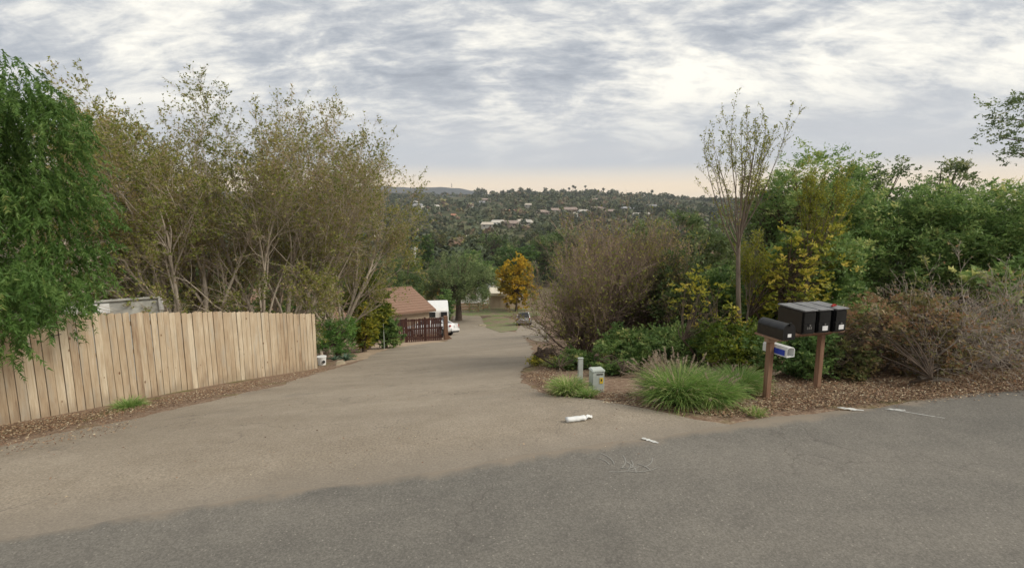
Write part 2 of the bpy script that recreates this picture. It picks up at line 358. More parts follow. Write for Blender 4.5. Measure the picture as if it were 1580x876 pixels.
rng = np.random.default_rng(7)
def wob(x, seed, a=0.05, f=(1.7, 4.3, 9.1)):
    r = np.random.default_rng(seed).uniform(0, 6.28, 3)
    return a*(np.sin(x*f[0]+r[0]) + .6*np.sin(x*f[1]+r[1]) + .35*np.sin(x*f[2]+r[2]))
def strip(name, L, R, n, m, off, mt, seed=1, ragL=0.05, ragR=0.05):
    """sheet between two world polylines draped on the ground"""
    def res(Q):
        Q = np.array(Q)[:, :2]; s = np.r_[0, np.cumsum(np.linalg.norm(np.diff(Q, axis=0), axis=1))]
        # shared parameter: index along the list, so that matching points pair up
        t = np.linspace(0, len(Q)-1, n); k = np.arange(len(Q))
        return np.stack([np.interp(t, k, Q[:, 0]), np.interp(t, k, Q[:, 1])], -1)
    A, B = res(L), res(R); t = np.linspace(0, 1, n)
    A[:, 0] += wob(A[:, 1]*2+A[:, 0], seed, ragL); B[:, 0] += wob(B[:, 1]*2+B[:, 0], seed+9, ragR)
    s = np.linspace(0, 1, m)[None, :, None]
    Q = A[:, None]*(1-s) + B[:, None]*s; Z = ground(Q[..., 0], Q[..., 1]) + off
    V = np.concatenate([Q, Z[..., None]], -1).reshape(-1, 3); i = np.arange(n*m).reshape(n, m)
    F = np.stack([i[:-1, :-1], i[:-1, 1:], i[1:, 1:], i[1:, :-1]], -1).reshape(-1, 4)
    return link(name, mesh(name, V, F, mt, smooth=True))
def yedge(x): return np.interp(x, [-60, -3.95, 2.6, 7.1, 60], [-14.5, 3.62, 5.70, 6.85, 19.5])
rx = np.linspace(-60, 60, 700); ry = np.linspace(0, 1, 34)
Xr = np.repeat(rx[None], 34, 0); e = yedge(rx) + wob(rx, 3, 0.035, (2.3, 6.1, 15))
Yr = e[None] - (ry[:, None]**1.3)*10.5
Zr = ground(Xr, Yr) + 0.026; Zr[0] -= 0.02
i = np.arange(Xr.size).reshape(Xr.shape); F = np.stack([i[:-1, :-1], i[1:, :-1], i[1:, 1:], i[:-1, 1:]], -1).reshape(-1, 4)
road = link('road', mesh('road', np.stack([Xr, Yr, Zr], -1), F, M['road'], smooth=True)); tag(road, 'worn grey asphalt road across the foreground', kind='structure')

h = lambda a, b: hit(a, b)[:2]
Lp = [(-16, -0.8), (-11.5, 2.6), h(-60, 706), h(60, 676), h(200, 648), h(330, 618), h(430, 596), h(500, 573), h(560, 556), h(600, 538), h(690, 527), h(700, 512), h(698, 498), h(700, 487)]
Rp = [(3.1, 5.4), h(1080, 648), h(1000, 632), h(930, 618), h(870, 612), h(826, 606), h(800, 580), h(826, 556), h(822, 540), h(812, 525), h(800, 514), h(768, 508), h(750, 496), h(738, 486)]
drive = strip('driveway', Lp, Rp, 340, 60, 0.012, M['drive'], 5, 0.045, 0.05)
tag(drive, 'sandy beige driveway running down the slope', kind='structure')
M['lawn'] = plain('far_lawn', (0.115, 0.16, 0.045), 0.9, 0.4, 1.1, spec=0.1)
def lawnmat():
    m, nt, b, o = mat('patchy_lawn'); g = N(nt, 'ShaderNodeNewGeometry'); p = g.outputs['Position']
    f = noise(nt, p, 5, 5, .7); a = noise(nt, p, .55, 5, .65)
    c = mixc(nt, ramp(nt, a, [(.42, (0, 0, 0)), (.56, (1, 1, 1))]), ramp(nt, f, [(.3, (.11, .155, .045)), (.7, (.20, .25, .08))]), ramp(nt, f, [(.3, (.16, .12, .08)), (.7, (.27, .21, .13))]))
    put(nt, b, 'Base Color', c); put(nt, b, 'Roughness', .95); bump(nt, b, f, .8, .1); return m
M['lawn'] = lawnmat()
M['bare'] = plain('brown_bare_earth', (0.16, 0.115, 0.085), 0.95, 0.3, 1.5, spec=0.1)
M['dust'] = plain('tan_dust', (0.42, 0.32, 0.23), 0.95, 0.15, 3, spec=0.1)
tag(strip('side_yard', [h(500, 572), h(540, 552), h(580, 532), h(600, 526), h(640, 524)], [h(520, 562), h(600, 548), h(640, 538), h(680, 534), h(700, 528)], 60, 14, 0.006, M['dust'], 8), 'dusty tan strip in front of the dark fence', kind='structure')
tag(strip('parking_ground', [h(808, 520), h(796, 512), h(802, 503), h(806, 494)], [h(846, 528), h(846, 516), h(840, 503), h(832, 494)], 40, 12, 0.008, M['drive'], 12), 'pale gravel ground under the parked grey car', kind='structure')
tag(strip('bare_patch', [h(696, 490), h(700, 486), h(706, 484)], [h(830, 494), h(820, 488), h(812, 485)], 30, 30, 0.004, M['bare'], 14), 'brown bare earth behind the grass island', kind='structure')
tag(strip('grass_island', [h(772, 513), h(752, 506), h(746, 498), h(744, 492), h(762, 488)], [h(776, 513), h(798, 509), h(800, 502), h(796, 494), h(776, 488)], 40, 16, 0.03, M['lawn'], 15), 'green grass island at the end of the driveway', kind='structure')
tag(strip('lawn', [h(690, 487), h(692, 483), h(692, 478)], [h(836, 488), h(830, 480), h(824, 474)], 20, 40, 0.016, M['lawn'], 16), 'green lawn strip below the rail fence', kind='structure')

# paint left on the road, draped 4 mm above the asphalt
def mark(px, py, L, w, ang, m, jag, name='paint_mark', seed=0):
    c = hit(px, py); r = np.random.default_rng(seed); n = 9
    V = []
    for k in range(n):
        t = (k/(n-1)-.5)*L; ww = w*(0.5+0.5*math.sin(pi*(k+.6)/n))*(1+r.uniform(-jag, jag))
        for sgn in (-1, 1):
            a = np.array([t*cos(ang)-sgn*ww/2*sin(ang), t*sin(ang)+sgn*ww/2*cos(ang)])+c[:2]; V.append((a[0], a[1], gz(*a)+0.031))
    F = [(2*k, 2*k+2, 2*k+3, 2*k+1) for k in range(n-1)]
    return link(name, mesh(name, V, F, m), road)
mark(1003, 683, 0.19, 0.045, -0.75, M['paint'], .5, seed=1); mark(1312, 634, 0.28, 0.07, -0.4, M['paint'], .5, seed=2)
mark(1381, 635, 0.22, 0.045, -0.2, M['paint'], .7, seed=3); mark(1412, 641, 0.55, 0.014, -0.55, M['paint'], .4, seed=4)
def scribble(px, py, m):
    c = hit(px, py); mb = MB(); r = np.random.default_rng(11)
    for k in range(11):
        a = r.uniform(-.4, .9) if k % 3 else r.uniform(1.2, 1.9); L = r.uniform(.10, .34); o = c[:2]+r.uniform(-1, 1, 2)*np.array([.24, .10])
        pts = [o+np.array([cos(a+.5*t), sin(a+.5*t)])*L*t for t in np.linspace(0, 1, 5)]
        for p, q in zip(pts[:-1], pts[1:]):
            d = (q-p)/np.linalg.norm(q-p); nn = np.array([-d[1], d[0]])*0.005; z = gz(*p)+0.0285+k*0.0003
            mb.add([(*(p-nn), z), (*(q-nn), z), (*(q+nn), z), (*(p+nn), z)], [(0, 1, 2, 3)])
    mb.build('chalk_mark', m, road)
scribble(970, 725, M['faded'])

# ------------------------------------------------------------------ plant builders
def norm(a): return a/(np.linalg.norm(a, axis=-1, keepdims=True)+1e-9)
def tubes(chains, sides):
    """chains: list of (pts (N,K,3), rad (N,K), sides)"""
    VV, FF = [], []; base = 0
    for pts, rad, sd_ in chains:
        n, K, _ = pts.shape; d = np.gradient(pts, axis=1); d = norm(d)
        ref = np.where(np.abs(d[..., 2:3]) < 0.9, np.array([0, 0, 1.0]), np.array([1.0, 0, 0]))
        ref = np.broadcast_to(ref[:, :1], d.shape)
        a = norm(np.cross(d, ref)); b = np.cross(d, a)
        th = np.arange(sd_)*2*pi/sd_
        ring = pts[:, :, None] + rad[:, :, None, None]*(a[:, :, None]*np.cos(th)[None, None, :, None] + b[:, :, None]*np.sin(th)[None, None, :, None])
        idx = base + np.arange(n*K*sd_).reshape(n, K, sd_); nx = np.roll(idx, -1, 2)
        FF.append(np.stack([idx[:, :-1], nx[:, :-1], nx[:, 1:], idx[:, 1:]], -1).reshape(-1, 4)); VV.append(ring.reshape(-1, 3)); base += ring.size//3
    return np.concatenate(VV), np.concatenate(FF)
def grow(r, start, dirs, length, rad, levels):
    """level-by-level branching; returns chains and the points of the last levels"""
    out = []; s = np.array(start, float); d = norm(np.array(dirs, float)); L = np.array(length, float); R = np.array(rad, float)
    for li, lv in enumerate(levels):
        K = lv.get('K', 5); n = len(s); pts = [s]; cur = s; dd = d; curv = norm(r.normal(size=(n, 3)))*lv.get('curve', 0.0)
        for k in range(K-1):
            dd = norm(dd + r.normal(size=(n, 3))*lv.get('wob', .1) + curv + np.array([0, 0, lv.get('up', 0)]))
            cur = cur + dd*(L/(K-1))[:, None]; pts.append(cur)
        pts = np.stack(pts, 1); t = np.linspace(0, 1, K); rad_ = R[:, None]*(1-t[None]*(1-lv.get('tip', .3)))
        out.append((pts, rad_, lv.get('sides', 4)))
        if li == len(levels)-1: break
        nc = lv['n']; tt = r.uniform(lv.get('t0', .25), 1, (n, nc)); tt[:, 0] = 1.0
        f = tt*(K-1); i0 = np.clip(f.astype(int), 0, K-2); fr = (f-i0)[..., None]; ar = np.arange(n)[:, None]
        st = pts[ar, i0]*(1-fr)+pts[ar, i0+1]*fr; pd = norm(pts[ar, i0+1]-pts[ar, i0])
        rr = R[:, None]*(1-tt*(1-lv.get('tip', .3)))
        perp = norm(np.cross(pd, r.normal(size=pd.shape))); an = np.radians(r.uniform(*lv['ang'], (n, nc)))[..., None]
        an[:, 0] *= 0.4
        nd = pd*np.cos(an)+perp*np.sin(an)
        s = st.reshape(-1, 3); d = nd.reshape(-1, 3); L = (L[:, None]*r.uniform(*lv['lf'], (n, nc))*(1-.35*tt*lv.get('short', 1))).ravel()
        R = np.maximum(np.minimum(rr*lv.get('rf', .6), rr*.95).ravel(), .0036)
        if 'clip' in lv:
            keep = lv['clip'](s, s+d*L[:, None]); s, d, L, R = s[keep], d[keep], L[keep], R[keep]
    return out
def leaf_quads(r, pos, axis_, size, aspect=0.5, fold=True):
    """diamond leaves: pos (N,3), axis_ direction of the leaf, size (N,)"""
    ax = norm(axis_); sd_ = norm(np.cross(ax, r.normal(size=ax.shape))); n = len(pos)
    L = size[:, None]; w = L*aspect*.5
    up = np.cross(ax, sd_)*w*0.35
    V = np.stack([pos, pos+ax*L*.45+sd_*w+up, pos+ax*L, pos+ax*L*.45-sd_*w+up], 1)
    F = np.arange(n*4).reshape(n, 4); return V.reshape(-1, 3), F
def leaf_tris(r, pos, axis_, size, aspect=0.5):
    ax = norm(axis_); sd_ = norm(np.cross(ax, r.normal(size=ax.shape))); n = len(pos); L = size[:, None]; w = L*aspect*.6
    V = np.stack([pos+sd_*w, pos+ax*L, pos-sd_*w], 1); return V.reshape(-1, 3), np.arange(n*3).reshape(n, 3)
def part(name, V, F, m, root, tint=None, smooth=False):
    V = np.asarray(V) - np.array(root.location)[None]
    return link(name, mesh(name, V, F, m, tint, smooth), root)
def along(r, chain, n):
    pts, rad, _ = chain; N_, K, _ = pts.shape; b = r.integers(0, N_, n); t = r.uniform(0.15, 1, n)*(K-1); i = np.minimum(t.astype(int), K-2); f = (t-i)[:, None]
    return pts[b, i]*(1-f)+pts[b, i+1]*f, norm(pts[b, i+1]-pts[b, i]), b

def bare_tree(base, name, label, group, stems, levels, leaves, seed, bark, twig, leafm, thick=2, leaf_size=.07, tint_fn=None, cat='tree', color=None):
    r = np.random.default_rng(seed); root = empty(name, base); tag(root, label, cat, group)
    base = np.array(base); st, di, le, ra = [], [], [], []
    for (az, tilt, L, rad) in stems:
        a = radians(az); t = radians(tilt); o = base+np.array([cos(a), sin(a), 0])*rad*1.6
        st.append(o-np.array([0, 0, .15])); di.append((cos(a)*sin(t), sin(a)*sin(t), cos(t))); le.append(L); ra.append(rad)
    ch = grow(r, st, di, le, ra, levels)
    V, F = tubes(ch[:thick], 6); part('trunk', V, F, M[bark], root, smooth=True)
    if len(ch) > thick:
        V, F = tubes(ch[thick:], 3); part('twigs', V, F, M[twig], root)
    if leaves:
        a = int(leaves*.8); p1, d1, b1 = along(r, ch[-1], a); p2, d2, b2 = along(r, ch[-2], leaves-a)
        p = np.concatenate([p1, p2]); d = np.concatenate([d1, d2]); sz = r.uniform(.6, 1.3, len(p))*leaf_size
        V, F = leaf_tris(r, p+r.normal(size=p.shape)*.02, d+r.normal(size=p.shape)*.7-np.array([0, 0, .3]), sz, .55)
        tn = tint_fn(r, p) if tint_fn else r.uniform(0, 1, len(p))
        o = part('crown', V, F, M[leafm], root, np.clip(tn, 0, 1))
        if color: o.color = (*color, 1)
    return root, ch

def lumps(p, s, seed):
    r = np.random.default_rng(seed); ph = r.uniform(0, 6.28, (3, 3)); k = r.normal(size=(3, 3))*s
    return sum(np.sin(p@k[i]+ph[i, 0]) for i in range(3))/3

def leafy(base, name, label, cat, blobs, seed, m='green', ncl=220, crad=.3, nl=90, ls=.08, aspect=.55, droop=0.0, group=None,
          trunk=.12, bark='dark_bark', color=None, shell=.35, limbs=60, lean=(0, 0), tb=0.0, stems=1, flat=.7, th=None):
    """a tree or shrub: stems and limbs reaching into leaf clumps spread through a crown of ellipsoids"""
    r = np.random.default_rng(seed); root = empty(name, base); tag(root, label, cat, group); base = np.array(base, float)
    if stems > 1 and trunk == .12: trunk = .035
    B = np.array(blobs, float); vol = (B[:, 3]*B[:, 4]*B[:, 5])**(2/3); pr = vol/vol.sum()
    bi = r.choice(len(B), ncl, p=pr); u = norm(r.normal(size=(ncl, 3))); rad = r.uniform(shell, 1, ncl)**.6
    lump = 1+.24*lumps(u*2.2, 1.6, seed)
    c = base+B[bi, :3]+u*B[bi, 3:]*(rad*lump)[:, None]
    gzv = ground(c[:, 0], c[:, 1]); c[:, 2] = np.maximum(c[:, 2], gzv+.12)
    out = norm(u/B[bi, 3:])
    cs = crad*r.uniform(.6, 1.35, ncl)
    k = np.maximum(6, (nl*r.uniform(.5, 1.4, ncl)).astype(int)); idx = np.repeat(np.arange(ncl), k); n = len(idx)
    per = 9; sid = np.arange(n)//per; ms = sid[-1]+1; sdir = norm(r.normal(size=(ms, 3))+out[idx[::per]]*.9+np.array([0, 0, .35-droop])); so_ = r.normal(size=(ms, 3))*.30; tt_ = (np.arange(n) % per)/per
    q = so_[sid]+sdir[sid]*(tt_*.75)[:, None]+r.normal(size=(n, 3))*.05; q[:, 2] *= flat
    p = c[idx]+q*cs[idx][:, None]; 
    if droop:
        dz = r.uniform(0, 1, n)**1.3*droop*cs[idx]*2; p[:, 2] -= dz
    p[:, 2] = np.maximum(p[:, 2], ground(p[:, 0], p[:, 1])+.02)
    sd2 = norm(np.cross(sdir[sid], np.array([0.0, 0, 1])+r.normal(size=(n, 3))*.25))*np.where(np.arange(n) % 2, 1, -1)[:, None]; ax = sdir[sid]*.7+sd2*.8+r.normal(size=(n, 3))*.30+np.array([0, 0, .10-droop*1.4])
    V, F = (leaf_tris if ls > .099 else leaf_quads)(r, p, ax, ls*r.uniform(.6, 1.35, n), aspect)
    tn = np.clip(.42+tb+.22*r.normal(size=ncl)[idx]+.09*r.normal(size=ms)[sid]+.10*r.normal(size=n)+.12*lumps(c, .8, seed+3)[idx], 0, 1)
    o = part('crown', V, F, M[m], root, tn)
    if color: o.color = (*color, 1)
    # stems and limbs
    cz = (B[:, 2]*pr).sum(); th = th if th else max(.25, cz*.6); ch = []
    heads = []
    S_ = []
    for s in range(stems):
        a = r.uniform(0, 6.28); off = np.array([cos(a), sin(a), 0])*(0 if stems == 1 else .15+.1*s)
        hd = base+off*2.5+np.array([lean[0], lean[1], th*r.uniform(.8, 1.1)]); heads.append(hd)
        t = np.linspace(0, 1, 6)[:, None]; S_.append((base+off*.3-np.array([0, 0, .15]))*(1-t)+hd*t+np.sin(t*pi)*r.normal(size=3)*.06*th)
    rr = trunk/math.sqrt(stems); ch.append((np.stack(S_), np.tile(np.linspace(rr*1.15, rr*.7, 6), (stems, 1)), 7))
    nb = min(limbs, ncl); sel = r.choice(ncl, nb, replace=False); hd = np.array(heads)[r.integers(0, stems, nb)]; tgt = c[sel]
    t = np.linspace(0, 1, 5)[None, :, None]; mid = np.array([0, 0, 1.0])*np.linalg.norm(tgt-hd, axis=1)[:, None]*.12
    pts = hd[:, None]*(1-t)+tgt[:, None]*t+np.sin(t*pi)*(mid+r.normal(size=(nb, 3))*.08)[:, None]
    rl = rr*r.uniform(.22, .5, nb)[:, None]*np.linspace(1, .22, 5)[None]; ch.append((pts, rl, 4))
    V, F = tubes(ch, 6); part('trunk', V, F, M[bark], root, smooth=True)
    return root

def at(px, Y, sink=0.0):
    """ground point seen at column px at forward distance Y"""
    k = cos(PITCH)-.1*sin(PITCH)
    x = (px-790)/FPX*Y/k
    for _ in range(5):
        z = gz(x, Y)-CAMZ; depth = Y*cos(PITCH)-z*sin(PITCH); x = (px-790)/FPX*depth
    return (x, Y, gz(x, Y)-sink)
def topz(px, py, Y, base): return P(px, py, Y)[2]-base[2]

# ------------------------------------------------------------------ tall board fence on the left
def picket_mesh(k, w, H, t=0.018):
    r = random.Random(k); c = r.uniform(.006, .014); h1 = H*r.uniform(.992, 1.008); mb = MB()
    a = w/2; s = r.uniform(-.004, .004)
    prof = [(-a, 0), (a, 0), (a+s, h1-c*1.6), (a-c+s, h1), (-a+c+s, h1), (-a+s, h1-c*1.6)]
    return mb.prism(prof, -t/2, t/2, 'y').mesh('picket', M['fence_wood'])
def board_fence(a, b, H, label, seed, drop=0.0, start_gap=0.0, posts=True):
    """a, b ground (x,y) ends; pickets face the driveway side"""
    r = random.Random(seed); a = np.array(a); b = np.array(b); L = np.linalg.norm(b-a); d = (b-a)/L; rz = math.atan2(d[1], d[0])
    root = empty('board_fence', (a[0], a[1], gz(*a)), rz); tag(root, label, 'fence')
    ms = [picket_mesh(k, .132, H) for k in range(7)]
    x = 0.07; k = 0
    while x < L-.04:
        p = a+d*x; z = gz(*p)-gz(*a); m_ = ms[r.randrange(7)]
        o = link('picket', m_, root, (x, r.uniform(-.003, .003)+0, z-.02+r.uniform(-.012, .016)), (r.uniform(-.006, .006), r.uniform(-.007, .007), r.uniform(-.03, .03)))
        x += .142+r.uniform(0, .006); k += 1
    for hh in (.35, 1.0, H-.22):
        n = 12; mb = MB(); pts = [(L*i/n, .04, gz(*(a+d*L*i/n))-gz(*a)+hh) for i in range(n+1)]
        for p, q in zip(pts[:-1], pts[1:]):
            mb.add([(p[0], p[1]-.019, p[2]-.045), (p[0], p[1]+.019, p[2]-.045), (p[0], p[1]+.019, p[2]+.045), (p[0], p[1]-.019, p[2]+.045),
                    (q[0], q[1]-.019, q[2]-.045), (q[0], q[1]+.019, q[2]-.045), (q[0], q[1]+.019, q[2]+.045), (q[0], q[1]-.019, q[2]+.045)],
                   [(0, 1, 5, 4), (1, 2, 6, 5), (2, 3, 7, 6), (3, 0, 4, 7)])
        mb.build('rail', M['fence_wood'], root)
    n = int(L/2.4)+1
    for i in range(n):
        x = min(L-.05, .06+i*(L-.1)/max(1, n-1)); z = gz(*(a+d*x))-gz(*a)
        link('fence_post', MB().box((0, 0, H*.5-.1), (.089, .089, H+.05)).mesh('fence_post', M['fence_wood']), root, (x, .11, z))
    return root
FA, FB = np.array([-7.93, 8.72]), np.array([-6.22, 15.75]); fd = (FB-FA)/np.linalg.norm(FB-FA)
board_fence(FA, FB, 1.80, 'long run of new pale cedar boards on the left, stepping down beside the driveway', 3)
F0 = FA-fd*3.9+np.array([.02, -.01]); F1 = FA-fd*.005+np.array([.0, -.02])
g2 = board_fence(F0, F1, 1.55, 'short lower section of cedar board fence at the left edge under the pepper tree', 4)
lb = MB().box((0, 0, 0), (.03, .03, .10)).tube((0, -.02, .02), (.12, -.02, .02), .008, n=6)
lo = lb.build('gate_latch', plain('black_iron', (.02, .02, .02), .5), g2); lo.location = (3.78, -.05, gz(*(F0+fd*3.78))-gz(*F0)+1.40)

# ------------------------------------------------------------------ flat-roofed shed behind the fence
M['shed'] = plain('weathered_pale_roof', (.50, .50, .46), .85, .18, 3); M['white'] = plain('white_painted_metal', (.78, .78, .76), .5, .06, 6); M['stucco'] = plain('tan_stucco', (.50, .40, .29), .9, .08, 12)
def shed():
    a = P(98, 466, 14.4); b = P(243, 456.5, 15.5); d = (b-a)[:2]; L = np.linalg.norm(d); rz = math.atan2(d[1], d[0]); zt = (a[2]+b[2])/2
    x0, y0 = a[0], a[1]; n = np.array([-sin(rz), cos(rz)]); zg = gz(*(a[:2]+n*1.5)); root = empty('garden_shed', (x0, y0, zg-.3), rz)
    tag(root, 'pale grey flat-roofed shed showing just above the board fence', 'shed'); H = zt-zg+.3
    wl = MB().prism([(0, 0), (2.9, 0), (2.9, H-1.05), (0, H-.09)], 0, L, 'x').build('wall', M['shed'], root)
    bm_ = MB().box((0, 0, 0), (L+.01, .022, .20), rx=.06).mesh('siding_board', M['shed'])
    for k in range(10): link('siding_board', bm_, root, (L/2, -.012, H-.24-k*.19))
    rf = MB().add([(-.1, -.08, H-.06), (L+.05, -.08, H-.06), (L+.05, 3.0, H-1.02), (-.1, 3.0, H-1.02), (-.1, -.08, H), (L+.05, -.08, H), (L+.05, 3.0, H-.96), (-.1, 3.0, H-.96)],
                  [(3, 2, 1, 0), (4, 5, 6, 7), (0, 1, 5, 4), (1, 2, 6, 5), (2, 3, 7, 6), (3, 0, 4, 7)]).build('roof', M['shed'], root)
    for k in range(1, 12):
        x = -.1+(L+.15)*k/12; MB().box((x, 1.45, H-.47), (.03, 3.1, .022), rx=-.302).build('roof_seam', M['shed'], rf)
    f = MB().box((.72, -.045, H-.26), (.62, .05, .28)).build('window', M['white'], root); MB().box((.62, -.075, H-.25), (.26, .02, .18)).build('pane', M['glass'], f)
    MB().box((L+.07, -.02, H-.25), (.10, .16, .34), rx=.1).build('downpipe_head', M['white'], root)
shed()

# ------------------------------------------------------------------ foreground: mailboxes
M['black'] = plain('black_enamel', (.008, .008, .009), .32, .3, 10, spec=.5, bumps=.03); M['black_side'] = M['black']
M['white_plastic'] = plain('white_plastic', (.72, .73, .72), .45, .06, 10); M['blue'] = plain('blue_label', (.03, .06, .42), .5, .05, 10); M['red'] = plain('red_plastic', (.40, .03, .025), .45, .1, 10)
M['chrome'] = plain('dull_steel', (.35, .35, .35), .35, .05, 10, metal=.9); M['label'] = plain('white_label', (.75, .75, .75), .6, .04, 20); M['dark'] = plain('dark_inside', (.02, .02, .02), .9, .1, 10)
MR = 0.262   # the row of boxes runs along the road
def facing(px, base_py, dz=0): c = hit(px, base_py); return c
p1 = hit(1182, 617); p2 = hit(1260, 600)
def post(c, H, label, w, extra):
    root = empty('mailbox_post', (c[0], c[1], c[2]-.1), MR); tag(root, label, 'post')
    mb = MB().box((0, 0, (H+.1)/2), (w, w, H+.1)); mb.build('post', M['post_wood'], root, bevel=.004)
    return root
H1, H2 = .86, .86
post(p1, H1, 'weathered redwood post carrying the round-topped mailbox, nearest the fountain grass', .072, 0)
pr2 = post(p2, H2, 'weathered redwood post under the three square mailboxes', .072, 0)
def platform(c, z, L, D, label, dx=0, dy=0):
    root = empty('mailbox_board', (c[0], c[1], c[2]+z), MR); tag(root, label, 'board')
    MB().box((dx, dy, .012), (L, D, .024)).build('board', M['post_wood'], root, bevel=.003)
    MB().box((dx, dy, -.03), (L*.8, .08, .06)).build('cleat', M['post_wood'], root)
    return root
def local(c, x, y, z): return (c[0]+x*cos(MR)-y*sin(MR), c[1]+x*sin(MR)+y*cos(MR), c[2]+z)
# round-topped box
def round_box(c, z):
    w, Hs, L = .185, .115, .42; root = empty('mailbox', local(c, .03, -.03, z), MR+.03)
    tag(root, 'black round-topped mailbox with a small white number label, lowest of the four', 'mailbox')
    prof = [(-w/2, 0), (w/2, 0)]+[(w/2*cos(t), Hs+w/2*.95*sin(t)) for t in np.linspace(0, pi, 15)]
    b = MB().prism(prof, -L/2, L/2, 'y').build('body', M['black'], root, smooth=False)
    pd = [(x*1.05, zz*1.03-.003) for x, zz in prof]; d = MB().prism(pd, -L/2-.022, -L/2+.006, 'y').build('door', M['black'], root)
    MB().box((0, -L/2-.03, .20), (.03, .018, .045)).build('latch', M['black'], d)
    l = MB().box((.0, -L/2-.026, .055), (.055, .004, .042)).build('number_label', M['label'], d)
    for yy in (-.12, .02, .16): MB().prism([(x*1.012, zz*1.006) for x, zz in prof], yy, yy+.012, 'y').build('rib', M['black'], root)
round_box(p1, H1+.03)
platform(p1, H1, .16, .42, 'short board between the left post and the round-topped mailbox', 0, 0)
# newspaper tube
def tube_box(c):
    root = empty('newspaper_tube', local(c, .115, -.02, .64), MR+.10); tag(root, 'white plastic newspaper tube with a blue panel, fixed to the left mailbox post', 'newspaper tube')
    w, hh, L, t = .135, .125, .38, .008; o = [(-w/2, 0), (w/2, 0), (w/2, hh*.8), (w/2-.025, hh), (-w/2+.025, hh), (-w/2, hh*.8)]; i = [(x*.9, .007+z_*.9) for x, z_ in o]; n = len(o)
    vs = [(x, -L/2, z_) for x, z_ in o]+[(x, L/2, z_) for x, z_ in o]+[(x, -L/2, z_) for x, z_ in i]+[(x, L/2-.01, z_) for x, z_ in i]
    fs = [(k, (k+1) % n, n+(k+1) % n, n+k) for k in range(n)]+[(2*n+k, 3*n+k, 3*n+(k+1) % n, 2*n+(k+1) % n) for k in range(n)]+[(k, 2*n+k, 2*n+(k+1) % n, (k+1) % n) for k in range(n)]+[tuple(range(n, 2*n)), tuple(range(3*n-1+n, 3*n-1, -1))]
    MB().add(vs, fs).build('body', M['white_plastic'], root)
    MB().box((-w/2-.0035, -.03, hh*.42), (.003, .26, .075)).build('blue_panel', M['blue'], root)
    MB().box((-.06, .06, .045), (.11, .05, .03)).build('bracket', M['chrome'], root)
tube_box(p1)
# square boxes on one board
platform(p2, H2, .86, .34, 'rough horizontal board carrying the three square mailboxes', -.22, 0)
def square_box(c, x, label, lab, red=False, tilt=0, number=False):
    w, Hh, L = .215, .31, .44; root = empty('mailbox', local(c, x, .0, H2+.026), MR+tilt); tag(root, label, 'mailbox', )
    b = MB().box((0, 0, Hh/2), (w, L, Hh)).build('body', M['black'], root, bevel=.012)
    MB().add([(-w/2-.005, -L/2-.03, Hh+.002), (w/2+.005, -L/2-.03, Hh+.002), (w/2+.005, L/2+.01, Hh+.012), (-w/2-.005, L/2+.01, Hh+.012),
              (-w/2-.005, -L/2-.03, Hh+.018), (w/2+.005, -L/2-.03, Hh+.018), (w/2+.005, L/2+.01, Hh+.03), (-w/2-.005, L/2+.01, Hh+.03)],
             [(3, 2, 1, 0), (4, 5, 6, 7), (0, 1, 5, 4), (1, 2, 6, 5), (2, 3, 7, 6), (3, 0, 4, 7)]).build('lid', plain('grey_sky_sheen_lid', (.20, .20, .205), .5, .2, 12), root, bevel=.004)  # black lid coloured grey: the sky's reflection on its top is painted in
    d = MB().box((0, -L/2-.006, Hh*.70), (w*.86, .014, Hh*.46)).build('mail_slot_door', M['black'], root, bevel=.004)
    e = MB().box((0, -L/2-.005, Hh*.25), (w*.86, .012, Hh*.36)).build('lock_door', M['black'], root, bevel=.004)
    MB().tube((0, -L/2-.01, Hh*.40), (0, -L/2-.026, Hh*.40), .012, n=12).build('lock', M['chrome'], e)
    if lab: MB().box((.01, -L/2-.014, Hh*.22), (.085, .005, .062)).build('number_label', M['label'], e)
    if number:
        for k in (-1, 0, 1):
            MB().box((k*.028, -L/2-.0135, Hh*.27), (.016, .004, .034)).build('numeral', M['chrome'], e)
    if red:
        f = MB().box((-.05, -.13, Hh+.036), (.08, .03, .02), rz=.4).box((-.0, -.11, Hh+.042), (.03, .07, .02), rz=-.3); f.build('red_flag', M['red'], root, bevel=.006)
square_box(p2, -.46, 'black square locking mailbox beside the round-topped one, with small metal numerals', False, number=True)
square_box(p2, -.205, 'middle box of the three black square locking mailboxes, white label below its lock', True, tilt=-.03)
square_box(p2, .05, 'black square locking mailbox at the right end, folded red flag on its lid', True, red=True, tilt=.04)

# ------------------------------------------------------------------ utility boxes, newspaper, rock
M['ug'] = plain('pale_grey_green_fibreglass', (.46, .50, .46), .6, .08, 6); M['yl'] = plain('yellow_sticker', (.70, .50, .05), .6, .05, 10); M['ink'] = plain('black_ink', (.03, .03, .03), .7, 0, 5)
c = hit(895, 592); root = empty('marker_post', c, .1); tag(root, 'tall thin pale plastic marker post in the small grass clump', 'marker post')
MB().box((0, 0, .2), (.085, .05, .50), taper=.97).build('post', M['ug'], root, bevel=.008); MB().box((0, 0, .452), (.095, .058, .014)).build('cap', M['ug'], root, bevel=.004)
c = hit(920, 604); root = empty('utility_box', c, .18); tag(root, 'squat pale green-grey utility box with a yellow warning sticker', 'utility box')
bd = MB().box((0, 0, .15), (.20, .17, .38), taper=.95).build('body', M['ug'], root, bevel=.012)
MB().box((0, 0, .35), (.215, .185, .035), taper=.9).build('lid', M['ug'], root, bevel=.01)
MB().box((.045, -.0855, .20), (.055, .003, .09), rx=-.012).build('warning_sticker', M['yl'], root)
MB().box((.045, -.0885, .21), (.02, .002, .035)).build('warning_mark', M['ink'], root)
MB().box((.02, -.085, .30), (.10, .003, .02)).build('latch_slot', M['chrome'], root)
